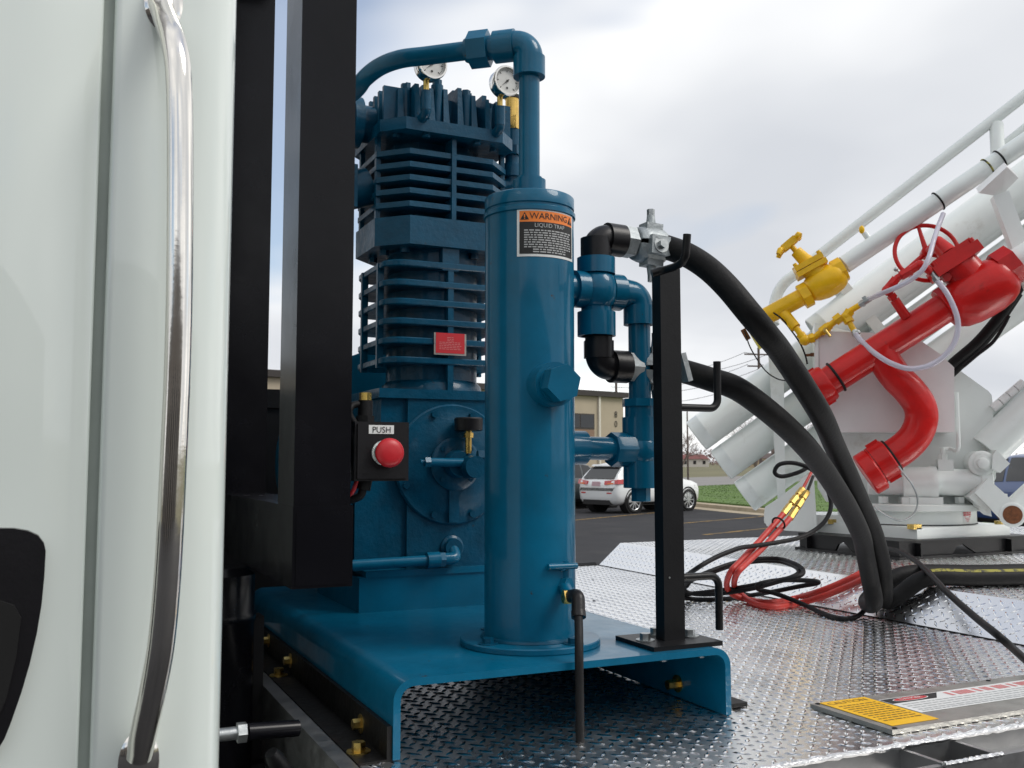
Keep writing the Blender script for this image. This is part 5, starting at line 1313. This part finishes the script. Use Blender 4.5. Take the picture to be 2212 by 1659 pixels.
# black hydraulic hose bundle behind the red valve
for j, (off, nm) in enumerate(((0, 'first'), (1, 'second'))):
    pts = [(3.0850, 1.1980, 2.3825), (3.0561, 1.2223, 2.3188), (3.0052, 1.2650, 2.2255), (2.9448, 1.3157, 2.1322), (2.8783, 1.3714, 2.0559), (2.8481, 1.4490, 1.9865)] if j == 0 else [(3.0849, 1.2243, 2.3343), (3.0463, 1.2566, 2.2576), (2.9950, 1.2996, 2.1637), (2.9439, 1.3425, 2.0868), (2.9025, 1.3773, 2.0356), (2.8786, 1.4496, 1.9699)]
    tag(MB().tube(spline(pts, 8), .021, 16).obj('hydraulic_hose', hose_m), ['rusty black hydraulic hose running behind the red valve, the upper one', 'black hydraulic hose running under the upper one behind the red valve'][j], 'hose')
tag(MB().tube(spline([(2.9916, 1.1981, 2.2308), (2.9740, 1.2128, 2.1865), (2.9424, 1.2394, 2.1235), (2.8961, 1.2783, 2.0737), (2.8712, 1.3252, 2.0296)], 8), .0075, 12).obj('electric_cable', rubber), 'thin black cable below the hydraulic hoses by the red valve', 'cable')

# ---------------------------------------------------------------- red valve and branch pipe
rv = thing('red_valve_pipe', 'red pipe with a big globe valve, handwheel and curved branch', 'valve pipe', (2.5211, 1.4362, 2.0457))
r0 = Vector((2.3248, 1.6010, 1.9306)); r1 = Vector((2.7331, 1.2583, 2.2712)); rd = (r1-r0).normalized(); rn = perp(rd)
PR = .0615
MB().cyl(r0, r1, PR, n=40).obj('main_pipe', red, rv)
MB().lathe(r0-rd*.02, rd, [(0, .03), (0, .072), (.010, .079), (.075, .079), (.085, .073), (.085, PR)], 40).obj('cap_coupling', red, rv)
for s in (1, -1):
    MB().obox(r0+rd*.02+rn*s*.074, rd, rn, (.05, .02, .03), .004).obj('coupling_ear', red, rv)
MB().torus(r0+rd*.10, rd, PR+.003, .0055, 36, 8).obj('black_strap', rubber, rv)
br = spline([(2.5173, 1.4394, 2.0882), (2.5616, 1.4022, 1.9893), (2.6060, 1.3650, 1.9204), (2.6321, 1.3431, 1.8622), (2.6362, 1.3397, 1.8046), (2.6178, 1.3551, 1.7411), (2.5824, 1.3848, 1.6903), (2.5355, 1.4241, 1.6490), (2.4885, 1.4636, 1.6125)], 8)
MB().tube(br, [PR*1.18]+[PR*1.08]*3+[PR*1.03]*(len(br)-4), 32).obj('branch_pipe', red, rv, smooth=70)
c0 = Vector((2.5519, 1.4103, 1.6630)); c1 = Vector((2.4766, 1.4736, 1.6009)); cd = (c1-c0).normalized()
L = (c1-c0).length
MB().lathe(c0+cd*.012, cd, [(0, PR), (0, .073), (.006, .079), (L*.62, .079), (L*.64, .073), (L*.64, .04)], 40).obj('branch_coupling', red, rv)
e_ = c0+cd*(L*.72)
MB().lathe(e_+perp(cd)*-.012, cd, [(0, .05), (0, .084), (.006, .090), (.05, .090), (.055, .084), (.055, 0)], 40).obj('dust_cap', red, rv)
MB().torus(c0+cd*.008, cd, PR+.006, .0055, 36, 8).torus(c0+cd*(L*.68), cd, .074, .0055, 36, 8).obj('black_strap', rubber, rv)
for s in (1, -1):
    q = c0+cd*(L*.4)+perp(cd)*s*.080
    MB().obox(q, cd, (0, 0, 1), (.05, .018, .03), .004).obj('coupling_ear', red, rv)
# globe body
gc = Vector((2.8201, 1.1854, 2.3191))
m = MB(); x_, y_, a_ = frame(rd); rg = []
prof = [(-.150, .060), (-.142, .074), (-.115, .090), (-.07, .101), (-.02, .106), (.03, .106), (.075, .099), (.105, .086), (.125, .068)]
for h, r in prof:
    rg.append([gc + rd*h + rn*(math.cos(2*PI*i/40)*r*(1.04 if math.cos(2*PI*i/40) < 0 else .98)) + E2*math.sin(2*PI*i/40)*r for i in range(40)])
m.rings(rg); m.obj('valve_body', red, rv, smooth=70)
f0 = Vector((2.7210, 1.2685, 2.2612)); f1 = Vector((2.8940, 1.1233, 2.4072))
MB().cyl(f0-rd*.014, f0+rd*.020, .086, n=8, bev=.004, rot=.3).cyl(f0, gc-rd*.1, .062, n=32).obj('inlet_flange', red, rv)
MB().cyl(f1-rd*.034, f1+rd*.034, .084, n=8, bev=.004, rot=.3).cyl(gc+rd*.10, f1, .060, n=32).obj('outlet_flange', red, rv)
MB().cyl(f1+rd*.03, f1+rd*2.2, .052, n=32).obj('outlet_pipe', white, rv)
fb_ = Vector((2.7464, 1.2472, 2.4406))
MB().obox(fb_, rd, rn, (.200, .044, .175), .008, 3).obox(fb_+rn*.030, rd, rn, (.165, .030, .15), .008, 3).cyl(gc, fb_, .078, n=32).obj('bonnet_flange', red, rv)
for sx_ in (-1, 1):
    for sy_ in (-1, 1):
        bolt(fb_+rd*sx_*.082+E2*sy_*.07+rn*.022, rn, .012, .018, red, rv, False)
wc = Vector((2.7589, 1.3934, 2.5090)); wa = (-E2 + E1*.12 + UPZ*.25).normalized()
MB().tube([fb_+rn*.04, fb_+rn*.10+E2*.02, wc-wa*.005], [.040, .030, .014], 20).obj('bonnet', red, rv)
hw = MB(); hw.torus(wc, wa, .128, .0090, 48, 10)
x_, y_, _ = frame(wa)
for k in range(3):
    a = math.radians(100+120*k); dv_ = x_*math.cos(a)+y_*math.sin(a); hw.tube([wc+dv_*.02, wc+dv_*.128], [.011, .007], 10)
hw.cyl(wc-wa*.02, wc+wa*.016, .024, n=20, bev=.003); hw.obj('handwheel', red, rv)
# small red bypass fittings
s0 = Vector((2.5804, 1.3473, 2.2184)); s1 = Vector((2.5326, 1.3613, 2.2895)); s2 = Vector((2.5050, 1.3714, 2.3274)); s3 = Vector((2.5317, 1.3490, 2.3726)); s4 = Vector((2.6020, 1.2900, 2.4232)); s5 = Vector((2.6293, 1.2540, 2.3894))
b = MB().tube([s0, s1], [.020, .019], 18).cyl(s1, s2, .0125, n=16).hex(s1+(s2-s1)*.1, s1+(s2-s1)*.5, .018)
b.obj('bypass_stub', red, rv)
MB().tube(path([s1.lerp(s2, .6), s2+Vector((0, 0, .006)), s3], .014), .0165, 16).ball(s2, .021, u=14, v=10).hex(s2+(s3-s2)*.5, s3, .020).obj('bypass_elbow', red, rv)
MB().cyl(s3, s4, .0145, n=18).hex(s3.lerp(s4, .2), s3.lerp(s4, .62), .0215, bev=.002).obj('bypass_needle_valve', red, rv)
MB().tube(path([s3.lerp(s4, .6), s4+Vector((0, 0, .004)), s5], .014), .0165, 16).ball(s4, .021, u=14, v=10).obj('bypass_elbow', red, rv)
q = Vector((2.5326, 1.3483, 2.4109))
MB().cyl(s3.lerp(s4, .3), q, .004, n=10).ball(q, .009, u=10, v=8).obj('needle_knob', zinc, rv)
MB().cyl(s5, Vector((2.6394, 1.2391, 2.3519)), .0105, n=14).hex(Vector((2.6339, 1.2463, 2.3695)), Vector((2.6390, 1.2407, 2.3551)), .015).obj('hose_clip', zinc, rv)
q = Vector((2.6855, 1.2330, 2.3714)); MB().hex(q+E2*.03, q-E2*.006, .018).obj('body_plug', red, rv)

# ---------------------------------------------------------------- yellow valve
yv = thing('yellow_valve_pipe', 'yellow pipe with a small globe valve and bypass fittings', 'valve pipe', (2.3399, 1.7841, 2.3036))
ya, yb = Vector((2.2414, 1.8668, 2.2467)), Vector((2.4008, 1.7330, 2.3551)); yd2 = (yb-ya).normalized(); yn = perp(yd2)
MB().cyl(ya, yb, .0385, n=32).obj('pipe', yellow, yv)
MB().lathe(Vector((2.2101, 1.8799, 2.2129)), yd2, [(0, 0), (0, .100), (.022, .100), (.022, .03)], 36).obj('lemon_disc', yellow2, yv, 'lemon yellow cap plate')
MB().obox(Vector((2.2073, 1.8954, 2.1930)), yd2, yn, (.022, .05, .026), .004).obj('cap_latch', rust, yv)
yc = Vector((2.4678, 1.6767, 2.4125))
m = MB(); rg = []
for h, r in ((-.086, .040), (-.076, .050), (-.055, .060), (-.02, .067), (.02, .068), (.05, .062), (.07, .053), (.082, .042)):
    rg.append([yc + yd2*h + yn*(math.cos(2*PI*i/36)*r*(1.06 if math.cos(2*PI*i/36) < 0 else .96)) + E2*math.sin(2*PI*i/36)*r for i in range(36)])
m.rings(rg); m.obj('valve_body', yellow, yv, smooth=70)
q = Vector((2.3991, 1.7344, 2.3529)); MB().cyl(q-yd2*.014, q+yd2*.024, .056, n=8, bev=.003, rot=.3).cyl(q, yc-yd2*.06, .042, n=28).obj('inlet_flange', yellow, yv)
q = Vector((2.5112, 1.6403, 2.4552)); MB().cyl(q-yd2*.020, q+yd2*.022, .056, n=8, bev=.003, rot=.3).cyl(yc+yd2*.06, q, .040, n=28).obj('outlet_flange', yellow, yv)
q = Vector((2.4196, 1.7172, 2.4796))
MB().obox(q-yn*.013, yd2, yn, (.138, .022, .115), .005, 2).obox(q+yn*.014, yd2, yn, (.130, .024, .108), .005, 2).cyl(yc, q, .05, n=28).obj('bonnet_flange', yellow, yv)
for sx_ in (-1, 1):
    for sy_ in (-1, 1): bolt(q+yd2*sx_*.055+E2*sy_*.045+yn*.026, yn, .009, .012, yellow, yv, False)
b0, b1 = q+yn*.02, Vector((2.3759, 1.7539, 2.5516))
MB().tube([b0, b0.lerp(b1, .35), b1], [.036, .029, .025], 24).cyl(b1, Vector((2.3613, 1.7661, 2.5781)), .012, n=16).obj('bonnet', yellow, yv)
hm = Vector((2.3547, 1.7717, 2.5855)); ha = (Vector((2.3896, 1.7424, 2.6267))-Vector((2.3171, 1.8032, 2.5490))); hl = ha.length; ha.normalize()
hd2 = MB().obox(hm, ha, E2, (hl*.55, .05, .030), .010, 3)
for s in (-1, 1):
    for vv in (-1, 1): hd2.tube([hm+ha*s*hl*.25, hm+ha*s*hl*.42+E2*vv*.034, hm+ha*s*hl*.5+E2*vv*.040-UPZ*.012], [.013, .013, .010], 10)
hd2.tube([hm-ha*hl*.5, hm-ha*hl*.2, hm+ha*hl*.2, hm+ha*hl*.5], [.012, .019, .019, .012], 12)
hd2.obj('handle', yellow, yv)
# bypass piping
p0, p1, p2 = Vector((2.3263, 1.7825, 2.2750)), Vector((2.3436, 1.7288, 2.2100)), Vector((2.3639, 1.6987, 2.1536))
p3, p4 = Vector((2.3934, 1.6740, 2.1635)), Vector((2.4590, 1.6058, 2.2347))
p5, p6, p7 = Vector((2.4811, 1.5743, 2.2452)), Vector((2.4895, 1.5672, 2.2669)), Vector((2.5147, 1.5330, 2.2902))
p8 = Vector((2.4896, 1.5410, 2.1818))
MB().tube([p0, p1], [.026, .022], 18).cyl(p1, p2, .0135, n=16).obj('bypass_stub', yellow, yv)
MB().tube(path([p1.lerp(p2, .5), p2, p3], .016), .0185, 16).ball(p2, .0235, u=14, v=10).hex(p2.lerp(p3, .55), p3, .0225, bev=.002).obj('bypass_elbow', yellow, yv)
MB().cyl(p3, p4, .0135, n=18).hex(p3.lerp(p4, .30), p3.lerp(p4, .62), .0215, bev=.002).cyl(p3.lerp(p4, .62), p3.lerp(p4, .72), .0175, n=18).obj('bypass_nipple', yellow, yv)
MB().hex(p4-(p4-p3).normalized()*.01, p4+(p4-p3).normalized()*.022, .0235, bev=.002).tube([p4, p5], .0155, 16).ball(p5, .0225, u=14, v=10).hex(p5.lerp(p6, .3), p6.lerp(p7, .12), .022, bev=.002).cyl(p6, p7, .0125, n=16).hex(p5, p5.lerp(p8, .42), .021).cyl(p5, p8, .0125, n=16).obj('bypass_tee', yellow, yv)
q = Vector((2.4022, 1.6143, 2.1880)); q2 = Vector((2.4092, 1.5954, 2.1597))
MB().cyl(p3.lerp(p4, .5), q, .010, n=12).cyl(q, q2, .006, n=10).obj('bleed_screw', gold, yv)
for a2, b2, nm in ((p7, Vector((2.5340, 1.4906, 2.3138)), 1), (p8, Vector((2.4935, 1.5116, 2.1370)), 2)):
    MB().cyl(a2, b2, .0125, n=16).hex(a2.lerp(b2, .2), a2.lerp(b2, .4), .016).obox(a2.lerp(b2, .5)-E2*.008+UPZ*.012, b2-a2, (0, 0, 1), (.016, .02, .012), .002).obj('hose_clip', zinc, yv)
q = Vector((2.4107, 1.7508, 2.0957))
MB().cyl(q, Vector((2.4420, 1.7245, 2.0978)), .006, n=10).hex(Vector((2.4276, 1.7366, 2.0974)), Vector((2.4408, 1.7255, 2.0979)), .009).obj('bleeder', rust, lo)

# milky vinyl tubes
tag(MB().tube(spline([(2.6371, 1.2410, 2.3562), (2.6453, 1.2015, 2.2982), (2.6615, 1.1748, 2.2126), (2.6632, 1.1734, 2.1425), (2.6406, 1.1923, 2.0737), (2.5929, 1.2324, 2.0199), (2.5310, 1.2843, 2.0014), (2.4827, 1.3379, 2.0249), (2.4544, 1.4008, 2.0737), (2.4585, 1.4757, 2.1332), (2.4769, 1.5190, 2.1631)], 10), .0108, 16).obj('vinyl_tube', clearh, smooth=80), 'milky vinyl tube looping below the red valve to the yellow tee', 'tube')
tag(MB().tube(spline([(2.5309, 1.4933, 2.3118), (2.4881, 1.3856, 2.3148), (2.5045, 1.3196, 2.3317), (2.5364, 1.2798, 2.3569), (2.5660, 1.2484, 2.3915), (2.5977, 1.2415, 2.4432), (2.6659, 1.2756, 2.5242), (2.7513, 1.3214, 2.6075), (2.7971, 1.3352, 2.6661)], 10), .0100, 16).obj('vinyl_tube', clearh, smooth=80), 'milky vinyl tube rising past the handwheel to the upper white pipe', 'tube')
# thin lanyards
tag(MB().tube(spline([(2.1852, 1.8747, 2.2055), (2.1888, 1.8456, 2.1327), (2.2067, 1.8045, 2.0572), (2.2197, 1.7675, 2.0121), (2.2420, 1.7226, 1.9820), (2.2641, 1.6779, 1.9761), (2.2744, 1.6432, 1.9849)], 8), .0028, 8).obj('lanyard', rubber), 'thin black lanyard hanging from the lemon yellow cap plate', 'cord')
tag(MB().tube(spline([(2.2664, 1.7805, 2.2777), (2.2925, 1.7586, 2.2500), (2.3290, 1.7541, 2.2121), (2.3615, 1.7268, 2.1450), (2.3772, 1.7136, 2.0921), (2.3837, 1.7082, 2.0527)], 8), .0035, 8).obj('lanyard', rubber), 'thin black lanyard running down from the yellow pipe', 'cord')
tag(MB().tube(spline([(2.5190, 1.3532, 1.6165), (2.5172, 1.3220, 1.5829), (2.5297, 1.2985, 1.5447), (2.5423, 1.2879, 1.4970), (2.5395, 1.2902, 1.4540), (2.5233, 1.3038, 1.4204), (2.4919, 1.3302, 1.4045), (2.4687, 1.3757, 1.4229), (2.4452, 1.4216, 1.4576)], 8), .0035, 8).obj('lanyard', zinc), 'grey wire lanyard looping from the red branch coupling', 'cord')

# ---------------------------------------------------------------- red hoses with brass couplings
for j in range(2):
    o = Vector((.010, .004, .0))*(-1 if j else 1)
    H = thing('red_hose', ['red hydraulic hose with brass coupling, the outer one of the pair', 'red hydraulic hose with brass coupling, the inner one of the pair'][j], 'hose', (1.6862, 1.1623, 1.1520))
    top = [Vector((2.0288, 1.3073, 1.5971)), Vector((1.9589, 1.2790, 1.5351)), Vector((1.8446, 1.2515, 1.4499)), Vector((1.6951, 1.1959, 1.3673))] if j == 0 else [Vector((2.0210, 1.2901, 1.5815)), Vector((1.9603, 1.2571, 1.5246)), Vector((1.8532, 1.2265, 1.4357)), Vector((1.7035, 1.1707, 1.3573))]
    low = [Vector((1.5567, 1.1333, 1.3052)), Vector((1.5025, 1.1173, 1.2721)), Vector((1.5635, 1.2187, 1.2150)), Vector((1.6023, 1.2377, 1.1800)), Vector((1.6511, 1.2142, 1.1620)), Vector((1.6768, 1.1333, 1.1620)), Vector((1.8189, 1.1725, 1.1620)), Vector((1.8288, 1.0600, 1.2000)), Vector((1.8704, 0.9972, 1.2350)), Vector((1.9214, 0.9614, 1.2680)), Vector((2.0180, 1.0008, 1.2900))] if j == 0 else \
          [Vector((1.5628, 1.1087, 1.2998)), Vector((1.5095, 1.0920, 1.2706)), Vector((1.6021, 1.2272, 1.2120)), Vector((1.6457, 1.2498, 1.1780)), Vector((1.6157, 1.1405, 1.1610)), Vector((1.6230, 1.0523, 1.1610)), Vector((1.7501, 1.0776, 1.1610)), Vector((1.7891, 1.0066, 1.1900)), Vector((1.8269, 0.9422, 1.2250)), Vector((1.8211, 0.8559, 1.2620)), Vector((1.8932, 0.8784, 1.2850))]
    MB().tube(spline([top[2]]+[top[3]]+low, 8), .0102, 16).obj('red_rubber', redhose, H, smooth=80)
    MB().tube([top[0], top[1]], .0055, 10).obj('lead_hose', [redhose, rubber][j], H)
    a2, b2 = top[1], top[2]
    MB().cyl(a2, b2, .0085, n=14).hex(a2, a2.lerp(b2, .26), .0125).hex(a2.lerp(b2, .34), a2.lerp(b2, .60), .0135).hex(a2.lerp(b2, .68), a2.lerp(b2, 1.02), .0125).obj('brass_coupling', brass, H)
    if j == 0:
        for k in ((1.7921, 1.2237, 1.4157), (1.4015, 0.7922, 1.2240)): pass
q = Vector((1.7821, 1.2060, 1.4189)); ax_ = (Vector((1.8446, 1.2515, 1.4499))-Vector((1.6951, 1.1959, 1.3673))).normalized()
m = MB(); m.torus(q, ax_, .023, .0035, 20, 6); tag(m.obj('cable_tie', rubber), 'black cable tie holding the red hoses together', 'cable tie')

# ---------------------------------------------------------------- black electric cable, coiled on the deck
cb = [(1.9997, 1.2742, 1.6245), (1.9467, 1.2792, 1.5978), (1.8836, 1.2991, 1.5814), (1.8579, 1.3099, 1.5956), (1.8719, 1.3007, 1.6246), (1.9184, 1.2785, 1.6304), (1.9647, 1.2474, 1.6113), (1.9921, 1.2157, 1.5738), (2.0035, 1.1929, 1.5214), (1.9968, 1.1784, 1.4696), (1.9642, 1.1757, 1.4227), (1.9137, 1.1802, 1.3894), (1.8396, 1.1724, 1.3687), (1.7298, 1.1583, 1.3579), (1.6121, 1.1364, 1.3521),
      (1.5229, 1.1008, 1.3503), (1.4191, 1.0851, 1.3264), (1.3367, 1.0824, 1.2924), (1.4107, 1.2643, 1.2350), (1.4544, 1.3411, 1.2050), (1.4900, 1.3512, 1.2000), (1.4913, 1.3188, 1.2250), (1.5052, 1.2396, 1.2550), (1.6157, 1.2585, 1.2750), (1.7193, 1.2583, 1.2850), (1.7995, 1.2337, 1.2850), (1.8044, 1.1579, 1.2750), (1.7316, 1.0503, 1.2680), (1.6695, 1.0263, 1.2550), (1.6509, 1.1000, 1.2350), (1.6171, 1.1702, 1.2150), (1.5924, 1.2556, 1.1950), (1.5228, 1.2910, 1.1850), (1.4792, 1.3366, 1.1750), (1.4671, 1.3364, 1.1660), (1.5085, 1.3312, 1.1580),
      (1.5597, 1.3028, 1.1570), (1.6382, 1.2972, 1.1570), (1.7308, 1.2948, 1.1630), (1.7427, 1.1817, 1.1900), (1.7771, 1.0952, 1.2150), (1.7922, 1.0351, 1.2300), (1.7849, 1.0269, 1.2380), (1.7437, 1.0622, 1.2400), (1.6708, 1.0894, 1.2400), (1.6140, 1.1131, 1.2280), (1.6451, 1.1518, 1.2050), (1.6794, 1.1182, 1.1950), (1.7087, 1.0740, 1.1800), (1.7143, 0.9993, 1.1660), (1.6828, 0.8877, 1.1580), (1.6661, 0.7968, 1.1570), (1.7217, 0.7927, 1.1580), (1.7776, 0.8085, 1.1750), (1.7890, 0.8021, 1.2100), (1.8264, 0.8330, 1.2500), (1.9278, 0.9126, 1.2800), (2.35, 1.25, 1.262)]
tag(MB().tube(spline(cb, 8), .0078, 12).obj('electric_cable', rubber, smooth=80), 'black electric cable hanging from the boom and coiled loosely on the deck', 'cable')
cb2 = [(1.7340, 1.0337, 1.2770), (1.7525, 1.0926, 1.2900), (1.7650, 1.1928, 1.2980), (1.6888, 1.2266, 1.2970), (1.5832, 1.2162, 1.2870), (1.4779, 1.2087, 1.2640), (1.4301, 1.2459, 1.2360), (1.4508, 1.3089, 1.2050), (1.4813, 1.3259, 1.1820), (1.5300, 1.2880, 1.1780), (1.5879, 1.2251, 1.1900), (1.6213, 1.1341, 1.2140), (1.6278, 1.0274, 1.2460), (1.6781, 0.9872, 1.2660)]
tag(MB().tube(spline(cb2, 8, True), .0078, 12, closed=True).obj('cable_coil', rubber, smooth=80), 'second loop of black cable lying inside the coil on the deck', 'cable')
cb3 = [(2.42, 1.35, 1.27), (2.3800, 1.3159, 1.3000), (2.2539, 1.1201, 1.3120), (2.0803, 0.8906, 1.3100), (1.8769, 0.6458, 1.3000), (1.6539, 0.3896, 1.2880), (1.4559, 0.1413, 1.2720), (1.3233, -0.0312, 1.2620), (1.4110, -0.0082, 1.2150), (1.5059, 0.0274, 1.1700), (1.3995, -0.1140, 1.1580), (1.95, -.1, 1.26)]
cb3 = cb3[:-1]
tag(MB().tube(spline(cb3, 8), .0088, 12).obj('electric_cable', rubber, smooth=80), 'black cable running from the turntable foot across the step of the deck', 'cable')
